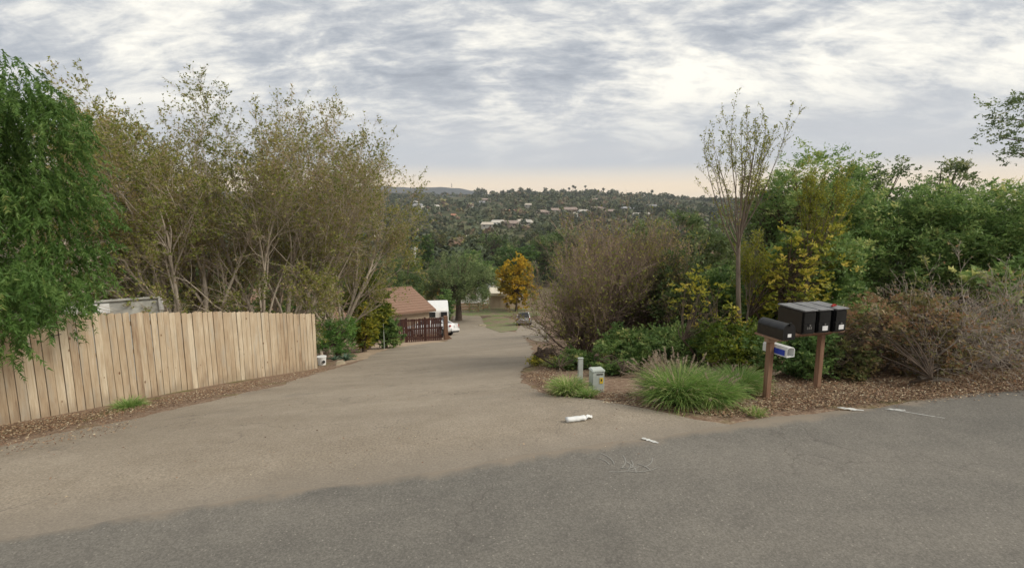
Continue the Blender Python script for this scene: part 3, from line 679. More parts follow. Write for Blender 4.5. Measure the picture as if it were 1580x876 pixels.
def newspaper():
    c = hit(888, 651); root = empty('rolled_newspaper', (c[0], c[1], c[2]+.012), .28); tag(root, 'rolled newspaper in a white plastic bag lying on the driveway', 'newspaper')
    r = np.random.default_rng(4); K = 9; n = 12; V = []
    for k in range(K):
        t = k/(K-1); x = -.12+.24*t; rr = .036*(1+.08*r.normal()); 
        for i in range(n):
            a = 2*pi*i/n; q = rr*(1+.12*r.normal()*.6); V.append((x, q*cos(a)*1.1, max(0.0, .032+q*sin(a)*.85)))
    F = [(k*n+i, k*n+(i+1) % n, (k+1)*n+(i+1) % n, (k+1)*n+i) for k in range(K-1) for i in range(n)]+[tuple(range(n-1, -1, -1)), tuple(range((K-1)*n, K*n))]
    MB().add(V, F).build('roll', M['white_plastic'], root, smooth=True)
    mb = MB(); V = []
    for k in range(7):
        t = k/6; x = .12+.12*t; w = .03*(1-.5*t)+.01*r.uniform(); z = .02+.02*sin(t*5)+.012*r.uniform(); V += [(x, -w+.03*t*t*2, z), (x, .0+.03*t*t*2, z+.02), (x, w+.03*t*t*2, z*.6)]
    F = [(3*k+j, 3*k+3+j, 3*k+4+j, 3*k+1+j) for k in range(6) for j in range(2)]
    MB().add(V, F).build('bag_tail', M['white_plastic'], root)
newspaper()
M['slab'] = plain('weathered_grey_wood', (.17, .14, .11), .9, .2, 5)
def rot_log(px, py, L, w, ang, label):
    c = hit(px, py); root = empty('broken_board', (c[0], c[1], c[2]+.02), ang); tag(root, label, 'board')
    MB().add([(-L/2, -w/2, 0), (L/2, -w*.3, 0), (L/2*.96, w*.45, 0), (-L/2*.9, w/2, 0), (-L/2*.97, -w*.4, .05), (L/2*.97, -w*.25, .035), (L/2*.9, w*.4, .04), (-L/2*.85, w*.42, .055)],
             [(3, 2, 1, 0), (4, 5, 6, 7), (0, 1, 5, 4), (1, 2, 6, 5), (2, 3, 7, 6), (3, 0, 4, 7)]).build('plank', M['slab'], root)
    MB().box((L*.1, 0, -.005), (L*.5, w*.5, .05), rz=.3).build('splinter', M['slab'], root)
rot_log(1443, 590, .46, .16, -.15, 'flat weathered piece of wood lying at the foot of the dry brush')

# ------------------------------------------------------------------ grasses
def grass_clump(c, label, R, H, nb, seed, plumes=0, name='fountain_grass', cat='grass clump', lean=1.0, tb=0., pl_dir=None):
    r = np.random.default_rng(seed); root = empty(name, c); tag(root, label, cat); c = np.array(c)
    def blades(n, H, spread, K=6, w=.005):
        a = r.uniform(0, 2*pi, n); rb = R*.45*np.sqrt(r.uniform(0, 1, n)); b = np.stack([rb*np.cos(a), rb*np.sin(a), np.zeros(n)], -1)
        out = a+r.normal(size=n)*.5; tilt = np.abs(r.normal(size=n))*.42*lean+rb/R*.5; L = H*r.uniform(.6, 1.15, n)
        d = np.stack([np.cos(out)*np.sin(tilt), np.sin(out)*np.sin(tilt), np.cos(tilt)], -1); p = b; pts = [p]
        for k in range(K-1):
            p = p+d*(L/(K-1))[:, None]; d = norm(d+np.array([0, 0, -.20])*spread*(k+1)/2+np.stack([np.cos(out), np.sin(out), 0*out], -1)*.06); pts.append(p)
        return np.stack(pts, 1), d
    pts, d = blades(nb, H, 1.0); n, K, _ = pts.shape
    gg = ground((c[0]+pts[..., 0]), (c[1]+pts[..., 1]))-c[2]; pts[..., 2] = np.maximum(pts[..., 2]+gg[:, :1], gg+.01)
    sd_ = norm(np.cross(d, r.normal(size=d.shape))); wd = (.0045*r.uniform(.6, 1.3, n))[:, None]*np.array([1, 1, .9, .75, .5, .12])[None]
    V = np.stack([pts-sd_[:, None]*wd[..., None], pts+sd_[:, None]*wd[..., None]], 2); idx = np.arange(n*K*2).reshape(n, K, 2)
    F = np.stack([idx[:, :-1, 0], idx[:, :-1, 1], idx[:, 1:, 1], idx[:, 1:, 0]], -1).reshape(-1, 4)
    tn = np.repeat(np.clip(.42+tb+.2*r.normal(size=n), 0, 1), K-1)+np.tile(np.linspace(-.05, .15, K-1), n)
    link('blades', mesh('blades', V.reshape(-1, 3), F, M['grass'], np.clip(tn, 0, 1)), root)['kind'] = 'stuff'
    if plumes:
        a = r.uniform(0, 2*pi, plumes)
        if pl_dir is not None: a = pl_dir+r.normal(size=plumes)*.9
        tilt = r.uniform(.15, 1.0, plumes); L = H*r.uniform(.9, 1.35, plumes); rb = R*.35*r.uniform(0, 1, plumes); pts = []
        p = np.stack([rb*np.cos(a), rb*np.sin(a), np.zeros(plumes)], -1); d = np.stack([np.cos(a)*np.sin(tilt), np.sin(a)*np.sin(tilt), np.cos(tilt)], -1)
        pts = [p]
        for k in range(5): p = p+d*(L/5)[:, None]; d = norm(d+np.array([0, 0, -.13])); pts.append(p)
        pts = np.stack(pts, 1); V1, F1 = tubes([(pts, np.full(pts.shape[:2], .0018), 3)], 3)
        link('stalks', mesh('stalks', V1, F1, M['plume'], np.full(len(F1), .6)), root)['kind'] = 'stuff'
        m = 55; t = r.uniform(0, 1, (plumes, m)); hp = pts[:, 5:6]*(t[..., None])+pts[:, 4:5]*(1-t[..., None]); ax = norm(pts[:, 5]-pts[:, 4])[:, None]+r.normal(size=(plumes, m, 3))*.45
        V2, F2 = leaf_quads(r, hp.reshape(-1, 3), ax.reshape(-1, 3), r.uniform(.02, .045, plumes*m), .16)
        link('plumes', mesh('plumes', V2, F2, M['plume'], r.uniform(0, 1, len(F2))), root)['kind'] = 'stuff'
    return root
grass_clump(hit(1047, 620), 'large fountain grass clump with pale pink plumes at the corner of the driveway', .53, .54, 4600, 1, 90, pl_dir=2.2)
grass_clump(hit(1096, 622), 'rounded green grass clump joined to the right side of the plumed one', .38, .46, 2400, 2, 12)
grass_clump(hit(1140, 606), 'soft bright green grass clump just left of the mailbox post', .34, .42, 2000, 3, 5, tb=-.03)
grass_clump(hit(876, 608), 'small bright green grass clump at the foot of the white marker post', .34, .30, 1600, 4, 3, name='grass_clump', tb=.12)
grass_clump(hit(905, 612), 'low sparse grass tuft in front of the utility box', .25, .16, 500, 41, 0, name='grass_clump', tb=.1)
grass_clump(hit(201, 630), 'green weed tuft growing against the board fence', .30, .26, 700, 5, 0, name='weed_tuft', cat='weed', lean=1.6)
grass_clump(hit(1165, 640), 'small yellowing grass tuft at the road edge beside the fountain grass', .22, .12, 300, 6, 0, name='grass_clump', tb=.25)
grass_clump(hit(856, 566), 'thin dry grass tuft on the verge beside the leaf litter', .4, .28, 500, 61, 0, name='grass_clump', tb=.3)

# ------------------------------------------------------------------ leaf litter, gravel
def litter(name, label, regions, seed, m='litter', size=(.014, .038), flat=True):
    """regions: (pixel quad corners list, count)"""
    r = np.random.default_rng(seed); PS = []
    for quad, cnt in regions:
        Q = np.array([q if len(q) == 2 and abs(q[0]) < 60 and False else hit(*q)[:2] for q in quad]); s = r.uniform(0, 1, cnt); t = r.beta(1.3, 1.3, cnt)
        a = Q[0][None]*(1-s)[:, None]+Q[1][None]*s[:, None]; b = Q[3][None]*(1-s)[:, None]+Q[2][None]*s[:, None]
        PS.append(a*(1-t)[:, None]+b*t[:, None]+r.normal(size=(cnt, 2))*.05)
    p = np.concatenate(PS); n = len(p); z = ground(p[:, 0], p[:, 1])+.028
    pos = np.stack([p[:, 0], p[:, 1], z+r.uniform(0, .02, n)], -1); a = r.uniform(0, 2*pi, n)
    ax = np.stack([np.cos(a), np.sin(a), r.normal(size=n)*.22], -1); L = r.uniform(*size, n)[:, None]; sd_ = np.stack([-np.sin(a), np.cos(a), r.normal(size=n)*.3], -1)
    w = L*r.uniform(.25, .5, n)[:, None]
    V = np.stack([pos, pos+ax*L*.5+sd_*w*.6+np.array([0, 0, .004]), pos+ax*L, pos+ax*L*.5-sd_*w*.6], 1).reshape(-1, 3)
    o = link(name, mesh(name, V, np.arange(4*n).reshape(n, 4), M[m], r.uniform(0, 1, n))); tag(o, label, 'fallen leaves', kind='stuff')
litter('leaf_litter', 'reddish brown fallen leaves along the verge below the mailboxes and the brush',
       [([(1120, 645), (1600, 603), (1600, 575), (1120, 615)], 16000), ([(1130, 618), (1600, 580), (1600, 552), (1130, 596)], 7000), ([(1280, 590), (1600, 560), (1620, 535), (1280, 575)], 6000), ([(930, 620), (1130, 645), (1130, 625), (930, 605)], 2500), ([(1000, 600), (1300, 590), (1300, 570), (1000, 585)], 2500),
        ([(1130, 650), (1600, 611), (1600, 590), (1130, 630)], 1200)], 1)
litter('leaf_litter', 'patch of reddish fallen leaves on the driveway corner left of the small grass clump',
       [([(802, 578), (850, 612), (880, 606), (850, 574)], 4200), ([(812, 560), (850, 585), (860, 570), (836, 552)], 1200), ([(850, 612), (930, 617), (930, 600), (850, 596)], 1200), ([(810, 500), (820, 545), (850, 550), (830, 505)], 900)], 2)
litter('leaf_litter', 'brown needles and leaves along the foot of the board fence',
       [([(-80, 698), (120, 658), (120, 640), (-80, 672)], 5500), ([(120, 658), (400, 599), (400, 588), (120, 640)], 6500), ([(400, 602), (500, 576), (500, 568), (400, 588)], 1500), ([(-20, 712), (200, 668), (200, 640), (-20, 680)], 900), ([(200, 650), (480, 590), (480, 576), (200, 630)], 500)], 3, size=(.012, .04))
litter('driveway_debris', 'scattered leaves and small stones over the driveway surface', [([(0, 800), (1000, 700), (1000, 640), (0, 700)], 160), ([(300, 690), (1080, 650), (840, 590), (500, 590)], 160)], 4, size=(.01, .03))
def pebbles(name, label, regions, seed):
    r = np.random.default_rng(seed); PS = []
    for quad, cnt in regions:
        Q = np.array([hit(*q)[:2] for q in quad]); s = r.uniform(0, 1, cnt); t = r.uniform(0, 1, cnt)
        a = Q[0][None]*(1-s)[:, None]+Q[1][None]*s[:, None]; b = Q[3][None]*(1-s)[:, None]+Q[2][None]*s[:, None]; PS.append(a*(1-t)[:, None]+b*t[:, None])
    p = np.concatenate(PS); n = len(p); z = ground(p[:, 0], p[:, 1])+.014
    o = np.array([(1, 0, 0), (0, 1, 0), (-1, 0, 0), (0, -1, 0), (0, 0, .6), (0, 0, -.4)]); f = np.array([(0, 1, 4), (1, 2, 4), (2, 3, 4), (3, 0, 4)])
    sz = r.uniform(.006, .02, n)[:, None, None]*r.uniform(.7, 1.3, (n, 6, 1)); V = np.stack([p[:, 0], p[:, 1], z], -1)[:, None]+o[None]*sz
    F = (np.arange(n)*6)[:, None, None]+f[None]
    ob = link(name, mesh(name, V.reshape(-1, 3), F.reshape(-1, 3), M['litter'], np.repeat(r.uniform(.5, 1, n), 4))); tag(ob, label, 'gravel', kind='stuff')
pebbles('gravel', 'pale gravel strewn on the verge by the mailboxes and the brush', [([(1120, 640), (1600, 600), (1600, 565), (1120, 605)], 5000), ([(930, 622), (1130, 646), (1120, 620), (930, 606)], 1200)], 1)

# ------------------------------------------------------------------ left: pepper tree, bare trees, background
def pepper_tree():
    r = np.random.default_rng(21); b = np.array([-9.9, 8.6, 0]); b[2] = gz(b[0], b[1])
    root = empty('pepper_tree', b); tag(root, 'pepper tree with drooping feathery green foliage hanging over the fence at far left', 'tree')
    # limbs
    lv = [dict(n=9, ang=(20, 60), lf=(.45, .8), K=6, wob=.10, up=.03, t0=.3, sides=8, tip=.5), dict(n=7, ang=(20, 60), lf=(.4, .8), K=5, wob=.12, rf=.5, sides=5), dict(K=4, wob=.15, up=-.1, sides=3, n=5, ang=(20, 50), lf=(.4, .8))]
    st = [(b-[0, 0, .2]), (b-[.1, 0, .2]), b-[0, .1, .2]]; di = [(.18, -.05, 1), (-.35, -.2, 1), (.30, .15, 1)]
    ch = grow(r, st, di, [3.4, 3.2, 3.0], [.13, .11, .09], lv); V, F = tubes(ch, 5); part('trunk', V, F, M['pale_bark'], root, smooth=True)
    # hanging sprays of foliage
    blobs = [(-8.55, 8.5, 3.6, .75, 1.1, 1.05), (-8.0, 8.6, 2.6, .62, .9, .9), (-8.35, 8.3, 3.4, .9, 1, 1.2), (-9.3, 8.2, 3.3, 1.2, 1.3, 1.55), (-9.0, 7.8, 1.9, 1.0, .9, 1.0), (-7.55, 8.3, 1.15, .38, .7, .75), (-8.3, 7.9, 1.0, .75, .8, .75),
             (-7.75, 8.5, 3.35, .85, .9, 1.05), (-7.45, 8.6, 2.3, .8, .8, .85), (-7.35, 8.4, 1.55, .55, .7, .6), (-8.1, 8.5, 4.2, .75, .8, .8), (-7.6, 8.6, 3.9, .6, .7, .6), (-9.4, 8.4, 4.2, 1.1, .9, .85), (-8.9, 7.5, .3, .62, .55, .75), (-9.6, 7.6, .7, 1.2, 1, 1.2), (-10.6, 8.6, 3.2, 1.5, 1.6, 1.7), (-8.55, 7.6, -.1, .30, .3, .55), (-7.75, 8.2, .5, .25, .4, .45), (-11, 8.5, 1.5, 1.6, 1.5, 1.4)]
    for (qx, qy, qY, ra, rz_) in ((8, 455, 7.3, .45, .60), (60, 440, 7.5, .45, .42), (14, 520, 7.1, .24, .34), (102, 430, 7.8, .36, .34), (-60, 480, 7.0, .5, .6), (45, 488, 7.3, .2, .25)):
        q = P(qx, qy, qY); blobs.append((q[0], q[1], q[2], ra, ra, rz_))
    B = np.array(blobs); ns = 9400; w = (B[:, 3]*B[:, 4]*B[:, 5])**.67; bi = r.choice(len(B), ns, p=w/w.sum()); u = norm(r.normal(size=(ns, 3)))*r.uniform(.25, 1, (ns, 1))**.5
    s = B[bi, :3]+u*B[bi, 3:]; keep = (lumps(s, 1.7, 5)+.15*r.normal(size=ns) > -.30); s = s[keep]; u = u[keep]; ns = len(s)
    L = r.uniform(.14, .45, ns); dr = norm(np.stack([u[:, 0]*.35, u[:, 1]*.35, -1+0*u[:, 0]], -1)+r.normal(size=(ns, 3))*.32); k = 22
    t = np.sort(r.uniform(0, 1, (ns, k)), 1); p = s[:, None]+dr[:, None]*(t*L[:, None])[..., None]; p[..., :2] += (u[:, None, :2]*.10)*np.sqrt(t)[..., None]
    side = norm(np.cross(dr, r.normal(size=(ns, 3))))[:, None]*np.where(np.arange(k) % 2, 1, -1)[None, :, None]
    ax = dr[:, None]*.9+side*.8+r.normal(size=(ns, k, 3))*.25; V, F = leaf_tris(r, p.reshape(-1, 3), ax.reshape(-1, 3), r.uniform(.05, .10, ns*k), .24)
    tn = np.repeat(.42+.16*r.normal(size=ns)+.12*lumps(s, 1.5, 9), k)+.12*r.normal(size=ns*k)
    part('crown', V, F, M['pepper'], root, np.clip(tn, 0, 1))
pepper_tree()

def olive_tint(r, p): return .36+.40*lumps(p, .9, 31)+.18*r.normal(size=len(p))+np.where(r.uniform(size=len(p)) < .12, .35, 0)
LV = lambda n0, n1, n2, n3: [dict(n=n0, ang=(14, 42), lf=(.42, .66), K=8, wob=.07, curve=.05, up=.05, t0=.16, sides=7, tip=.22, rf=.62),
      dict(n=n1, ang=(14, 45), lf=(.40, .72), K=7, wob=.09, up=.06, t0=.15, rf=.58, sides=5, tip=.3), dict(n=n2, ang=(18, 50), lf=(.42, .8), K=5, wob=.11, up=.05, rf=.55, sides=3, t0=.1),
      dict(n=n3, ang=(20, 55), lf=(.5, .9), K=3, wob=.12, up=.03, rf=.6, sides=3, t0=.1), dict(K=2, wob=.12, sides=3, n=1, ang=(1, 2), lf=(1, 1))]
b = at(302, 18.0)
bare_tree(b, 'bare_tree', 'tall pale-trunked tree with bare twigs and sparse olive leaves, tallest in the left group', 'pale half-bare trees behind the board fence',
          [(200, 8, 7.0, .13), (165, 24, 6.6, .12), (180, 42, 5.4, .10), (10, 12, 7.0, .12), (350, 27, 6.0, .10), (100, 15, 6.8, .11), (265, 18, 6.2, .10), (215, 33, 6.2, .10), (20, 40, 4.6, .08)], LV(10, 7, 6, 4), 72000, 51, 'pale_bark', 'twig', 'olive', 3, .08, olive_tint)
b = at(425, 19.5)
bare_tree(b, 'bare_tree', 'middle pale multi-stemmed tree in the left group, its stems crossing low above the fence', 'pale half-bare trees behind the board fence',
          [(185, 30, 6.2, .12), (0, 10, 7.1, .12), (170, 10, 7.3, .12), (10, 30, 6.5, .11), (270, 20, 6.3, .10), (90, 20, 6.6, .10), (5, 20, 7.0, .10), (178, 50, 4.2, .09), (340, 48, 3.8, .08)], LV(10, 7, 6, 4), 36000, 52, 'pale_bark', 'twig', 'olive', 3, .08, olive_tint)
b = at(500, 21.5)
bare_tree(b, 'bare_tree', 'shortest and rightmost pale tree of the left group, leaning toward the driveway', 'pale half-bare trees behind the board fence',
          [(0, 10, 6.9, .12), (350, 26, 6.3, .11), (15, 36, 5.2, .09), (180, 10, 7.2, .11), (270, 20, 6.2, .10), (90, 16, 6.4, .10), (5, 20, 6.6, .09), (175, 24, 6.4, .09)], LV(10, 7, 6, 4), 42000, 53, 'pale_bark', 'twig', 'olive', 3, .08, olive_tint)
b = at(175, 19.0)
bare_tree(b, 'bare_tree', 'brownish half-bare tree at the left of the group, rising behind the pepper tree', 'pale half-bare trees behind the board fence',
          [(0, 8, 7.2, .12), (180, 10, 6.8, .11), (350, 22, 6.8, .10), (90, 16, 6.8, .10), (15, 32, 5.6, .09), (270, 12, 6.8, .10), (5, 14, 7.2, .1)], LV(10, 7, 6, 4), 60000, 54, 'pale_bark', 'twig', 'olive', 3, .08, olive_tint)

def auto_blobs(r, w, d, H, n=7, low=.0):
    """a main mass with lobes around it; sizes in metres above the base"""
    Hc = H*(1-low); out = [(0, 0, H*low+Hc*.48, w*.40, d*.40, Hc*.44)]
    for k in range(n):
        a = 2*pi*k/n+r.uniform(-.4, .4); z = r.uniform(.22, .74); q = .30*(1.1-abs(z-.4))
        out.append((cos(a)*w*q, sin(a)*d*q, H*low+Hc*z, w*r.uniform(.17, .26), d*r.uniform(.17, .26), Hc*r.uniform(.16, .26)))
    return out
def base_y(px, py): return float(hit(px, py)[1])
def bush(px, Y, wpx, top_py, name, label, cat, seed, m='green', dens=1.0, depth=None, low=0.0, n=7, **kw):
    r = np.random.default_rng(seed); b = at(px, Y); dd = Y*cos(PITCH)-(b[2]-CAMZ)*sin(PITCH); w = wpx/FPX*dd; H = topz(px, top_py, Y, b); d = depth if depth else w*.9
    kw.setdefault('ls', .07); kw.setdefault('crad', .26); area = (w*H+d*w)*2; kw.setdefault('ncl', int(min(600, max(40, area*9*dens*(.26/kw['crad'])**1.5)))); kw.setdefault('nl', int(90))
    return leafy(b, name, label, cat, auto_blobs(r, w, d, H, n, low), seed, m, **kw)
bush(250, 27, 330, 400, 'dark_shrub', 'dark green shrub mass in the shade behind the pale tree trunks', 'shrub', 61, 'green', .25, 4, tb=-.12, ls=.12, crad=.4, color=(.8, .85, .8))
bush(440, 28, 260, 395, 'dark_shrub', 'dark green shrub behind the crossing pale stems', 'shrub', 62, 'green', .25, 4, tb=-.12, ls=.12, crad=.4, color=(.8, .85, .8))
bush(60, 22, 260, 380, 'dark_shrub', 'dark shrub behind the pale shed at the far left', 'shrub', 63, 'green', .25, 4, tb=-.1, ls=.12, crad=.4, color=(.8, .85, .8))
# right of the fence end
bush(522, 19.5, 62, 486, 'juniper_bush', 'dark green feathery bush just past the end of the board fence', 'shrub', 64, 'green', 1.6, 1.8, tb=-.08, ls=.10, aspect=.15, crad=.3, color=(.8, 1, .8))
bush(570, 25.5, 84, 400, 'leafy_tree', 'yellow-green broadleaf tree in front of the brown roof', 'tree', 65, 'yellow', .9, 3.2, tb=-.25, ls=.13, crad=.36, nl=70, limbs=50, bark='dark_bark', low=.05, color=(.8, .85, .9))
bush(562, 23.5, 50, 470, 'fruit_bush', 'low bush with bright yellow leaves beside the dusty strip', 'shrub', 66, 'yellow', 1.4, 1.4, tb=.0, ls=.10, crad=.25, nl=60)
bush(596, 26, 56, 484, 'dark_shrub', 'dark green shrub against the left end of the dark fence', 'shrub', 67, 'green', 1.2, 1.5, tb=-.1, ls=.10, crad=.28)
def agave(c, label, R, n, seed, name='aloe_plant'):
    r = random.Random(seed); root = empty(name, c); tag(root, label, 'succulent'); m = M.setdefault('aloe', plain('blue_green_leaf', (.10, .17, .11), .5, .15, 8))
    for k in range(n):
        a = 2*pi*k*.382*1.0+r.uniform(-.2, .2); e = .35+.9*(k/n); L = R*r.uniform(.8, 1.1); V = []
        for j in range(5):
            t = j/4; x = L*t*cos(e)+.0; z = L*t*sin(e)-L*.25*t*t; w = L*.13*(1-t)**.7+.002
            for q, zz in ((-1, .01), (0, -.012), (1, .01)): V.append((x*cos(a)-q*w*sin(a), x*sin(a)+q*w*cos(a), max(z+zz, 0.0)+.01))
        F = [(3*j+i, 3*j+3+i, 3*j+4+i, 3*j+1+i) for j in range(4) for i in range(2)]
        MB().add(V, F).build('leaf', m, root)
agave(hit(534, 556), 'blue-green aloe with spreading leaves at the edge of the driveway', .42, 20, 1)
agave(hit(515, 556), 'smaller aloe between the fence end and the spreading one', .30, 14, 2)
def pots():
    c = hit(497, 563); root = empty('white_bucket', c, .3); tag(root, 'white round bucket peeking out from behind the fence end', 'bucket')
    MB().tube((0, 0, 0), (0, 0, .30), .12, .15, 16).build('body', M['white'], root); MB().tube((0, 0, .285), (0, 0, .31), .16, .16, 16).build('rim', M['white'], root)
    MB().tube((.06, -.13, .15), (.075, -.16, .15), .05, .05, 12).build('dark_opening', M['ink'], root)
    c = hit(514, 541); root = empty('hand_cart', c, .5); tag(root, 'small red and grey wheeled garden cart parked by the dark green bush', 'garden cart')
    MB().add([(-.28, -.2, .3), (.28, -.2, .3), (.28, .2, .3), (-.28, .2, .3), (-.36, -.26, .58), (.36, -.26, .58), (.36, .26, .58), (-.36, .26, .58)], [(3, 2, 1, 0), (0, 1, 5, 4), (1, 2, 6, 5), (2, 3, 7, 6), (3, 0, 4, 7)]).build('tub', M['red'], root)
    wm = MB().tube((0, -.05, 0), (0, .05, 0), .17, .17, 18).mesh('wheel', M['ink'])
    for s in (-1, 1):
        w = link('wheel', wm, root, (.1, s*.3, .17)); MB().tube((0, -.06, 0), (0, .06, 0), .07, .07, 12).build('hub', M['chrome'], w)
        MB().tube((-.25, s*.15, .35), (-.75, s*.15, .75), .014, n=6).build('handle', M['chrome'], root)
    MB().box((.0, 0, .68), (.30, .24, .18), rz=.4).build('grey_bag', M['ug'], root, bevel=.05)
    c = hit(525, 562); root = empty('garden_rock', c, .2); tag(root, 'tan flat-topped stone among the aloes', 'rock')
    m = M.setdefault('rock', plain('tan_stone', (.42, .36, .26), .9, .15, 6)); MB().box((0, 0, .06), (.34, .2, .14), taper=.7).build('stone', m, root, bevel=.03)
    c = at(593, 25.2); root = empty('marker_pole', c); tag(root, 'thin pale green metal stake in front of the dark fence', 'stake')
    MB().tube((0, 0, -.1), (0, 0, 1.75), .018, n=6).build('pole', M['ug'], root)
pots()

# ------------------------------------------------------------------ dark fence, house, vehicles
def dark_fence():
    a = np.array(at(598, 31.0)[:2]); b = np.array(at(684, 32.2)[:2]); L = np.linalg.norm(b-a); d = (b-a)/L; rz = math.atan2(d[1], d[0])
    root = empty('dark_fence', (a[0], a[1], gz(*a)), rz); tag(root, 'dark reddish brown slatted fence in front of the brown-roofed house', 'fence')
    H = 1.5; dz = lambda x: gz(*(a+d*x))-gz(*a); m = MB().box((0, 0, H/2), (.094, .02, H)).mesh('slat', M['dark_wood']); x = .06; r = random.Random(2)
    while x < L-.05:
        link('slat', m, root, (x, -.03, dz(x)-.0+r.uniform(-.02, .02)), (0, r.uniform(-.01, .01), 0)); x += .118
    for hh in (.15, .78, 1.34):
        MB().add([(0, -.01, dz(0)+hh), (0, .03, dz(0)+hh), (0, .03, dz(0)+hh+.09), (0, -.01, dz(0)+hh+.09), (L, -.01, dz(L)+hh), (L, .03, dz(L)+hh), (L, .03, dz(L)+hh+.09), (L, -.01, dz(L)+hh+.09)],
                 [(0, 1, 5, 4), (1, 2, 6, 5), (2, 3, 7, 6), (3, 0, 4, 7)]).build('rail', M['dark_wood'], root)
    for x in (0, L*.34, L*.67): MB().box((x, .06, dz(x)+.75), (.1, .1, 1.6)).build('fence_post', M['dark_wood'], root)
    for x in (L*.2, L*.45): MB().box((x, -.052, dz(x)+.95), (.22, .012, .16)).build('notice_board', plain('faded_brown_sign', (.16, .10, .08), .8, .1, 9), root)
    e = at(688, 32.2); root = empty('gate_post', e, rz); tag(root, 'thick reddish gate post at the right end of the dark fence', 'post')
    MB().box((0, 0, .76), (.26, .22, 1.60)).build('post', M['post_wood'], root, bevel=.02)
    MB().add([(.13, -.1, 0), (.55, -.1, -.12), (.55, .1, -.12), (.13, .1, 0), (.13, -.1, .30), (.13, .1, .30)], [(0, 1, 4), (3, 5, 2), (1, 2, 5, 4), (0, 4, 5, 3), (0, 3, 2, 1)]).build('brace', M['post_wood'], root)
    # fence meets the road of the yard again: side run behind the post
dark_fence()
M['roof'] = plain('brown_shingle', (.27, .165, .115), .9, .16, 14); M['fascia'] = plain('tan_fascia', (.42, .32, .24), .8, .1, 6)
def hip_house(c, rz, L, D, wall_h, rise, inset, label, roofm, wallm, name='house', over=.5, wins=3, rowpitch=.4, gable=False):
    """local +x along the front, +y to the back; front edge at y=0"""
    root = empty(name, c, rz); tag(root, label, 'house')
    MB().box((L/2, D/2, wall_h/2-.3), (L-2*over, D-2*over, wall_h+.6)).build('wall', wallm, root)
    z0 = wall_h; z1 = wall_h+rise; i = inset
    P4 = [(0, 0, z0), (L, 0, z0), (L, D, z0), (0, D, z0), (i, D/2, z1), (L-i, D/2, z1)]
    V = P4+[(x, y, z-.14) for x, y, z in P4]
    rf = MB().add(V, [(0, 1, 5, 4), (1, 2, 5), (2, 3, 4, 5), (3, 0, 4), (6, 10, 11, 7), (7, 11, 8), (8, 11, 10, 9), (9, 10, 6), (0, 6, 7, 1), (1, 7, 8, 2), (2, 8, 9, 3), (3, 9, 6, 0)]).build('roof', roofm, root)
    if rowpitch:
        n = int((D/2)/rowpitch)
        mb = MB()
        for k in range(n):
            t0 = k/n; t1 = (k+1)/n-.02
            for s in (0, 1):
                q = lambda t, lift: [(i*t+.03, D/2*t if not s else D-D/2*t, z0+(z1-z0)*t+lift), (L-i*t-.03, D/2*t if not s else D-D/2*t, z0+(z1-z0)*t+lift)]
                a0, a1 = q(t0, .035); b0, b1 = q(t1, .012); mb.add([a0, a1, b1, b0], [(0, 1, 2, 3)])
                c0, c1 = q(t0, .003); mb.add([a0, a1, c1, c0], [(0, 1, 2, 3)])
        o = mb.build('shingle_courses', roofm, rf); o['kind'] = 'stuff'
        MB().tube((i, D/2, z1+.02), (L-i, D/2, z1+.02), .07, n=6).build('ridge_cap', roofm, rf)
    MB().box((L/2, over-.45, z0-.12), (L-.04, .03, .16)).build('fascia', M['fascia'], root)
    for k in range(wins):
        x = L*(k+.7)/(wins+.4); f = MB().box((x, over-.015, wall_h*.55), (1.2, .05, 1.0)).build('window', M['fascia'], root)
        MB().box((x, over-.05, wall_h*.55), (1.04, .03, .84)).build('pane', M['glass'], f)
    return root
# front-right eave corner near (-6.8,45); the house runs to the left and toward us
cR = P(673, 477, 45.0); ang = radians(29.0); Lh = 15.0; c0 = cR[:2]-Lh*np.array([cos(ang), sin(ang)]); zb = cR[2]-2.45
hip_house((c0[0], c0[1], zb), ang, Lh, 8.0, 2.45, 1.55, .9, 'single-storey house with a plain brown shingle roof beyond the dark fence', M['roof'], M['stucco'])
cR = P(560, 470, 50); c0 = cR[:2]-9*np.array([cos(ang), sin(ang)])
hip_house((c0[0]-3, c0[1]+1, cR[2]-2.4), ang, 9, 7, 2.6, 1.3, 1.5, 'second brown-roofed house half hidden behind the leaning pale tree', M['roof'], M['stucco'], wins=1)
def camper():
    c = at(677, 50.5); r = empty('camper_trailer', c, radians(8)); tag(r, 'white camper trailer with two dark windows parked at the end of the house', 'camper')
    prof = [(-2.6, .45), (2.0, .45), (2.6, .9), (2.7, 1.9), (2.3, 2.95), (1.7, 3.08), (-2.3, 3.0), (-2.6, 2.8)]
    MB().prism([(y, z) for y, z in prof], -1.12, .98, 'x').build('body', M['white'], r, bevel=.06)
    for x in (-.55, .55):
        MB().box((x, -2.64, 2.48), (.58, .08, .50)).build('window', M['glass'], r)
    MB().box((1.13, -.8, 2.0), (.05, 1.0, .5)).build('window', M['glass'], r)
    MB().box((0, -2.63, .8), (2.1, .04, .14)).build('stripe', M['ug'], r)
    wm = MB().tube((-.1, 0, 0), (.1, 0, 0), .34, .34, 16).mesh('wheel', M['ink'])
    for s in (-1, 1):
        w = link('wheel', wm, r, (s*1.0, -.3, .34)); MB().tube((-.12, 0, 0), (.12, 0, 0), .18, .18, 12).build('rim', M['chrome'], w)
camper()
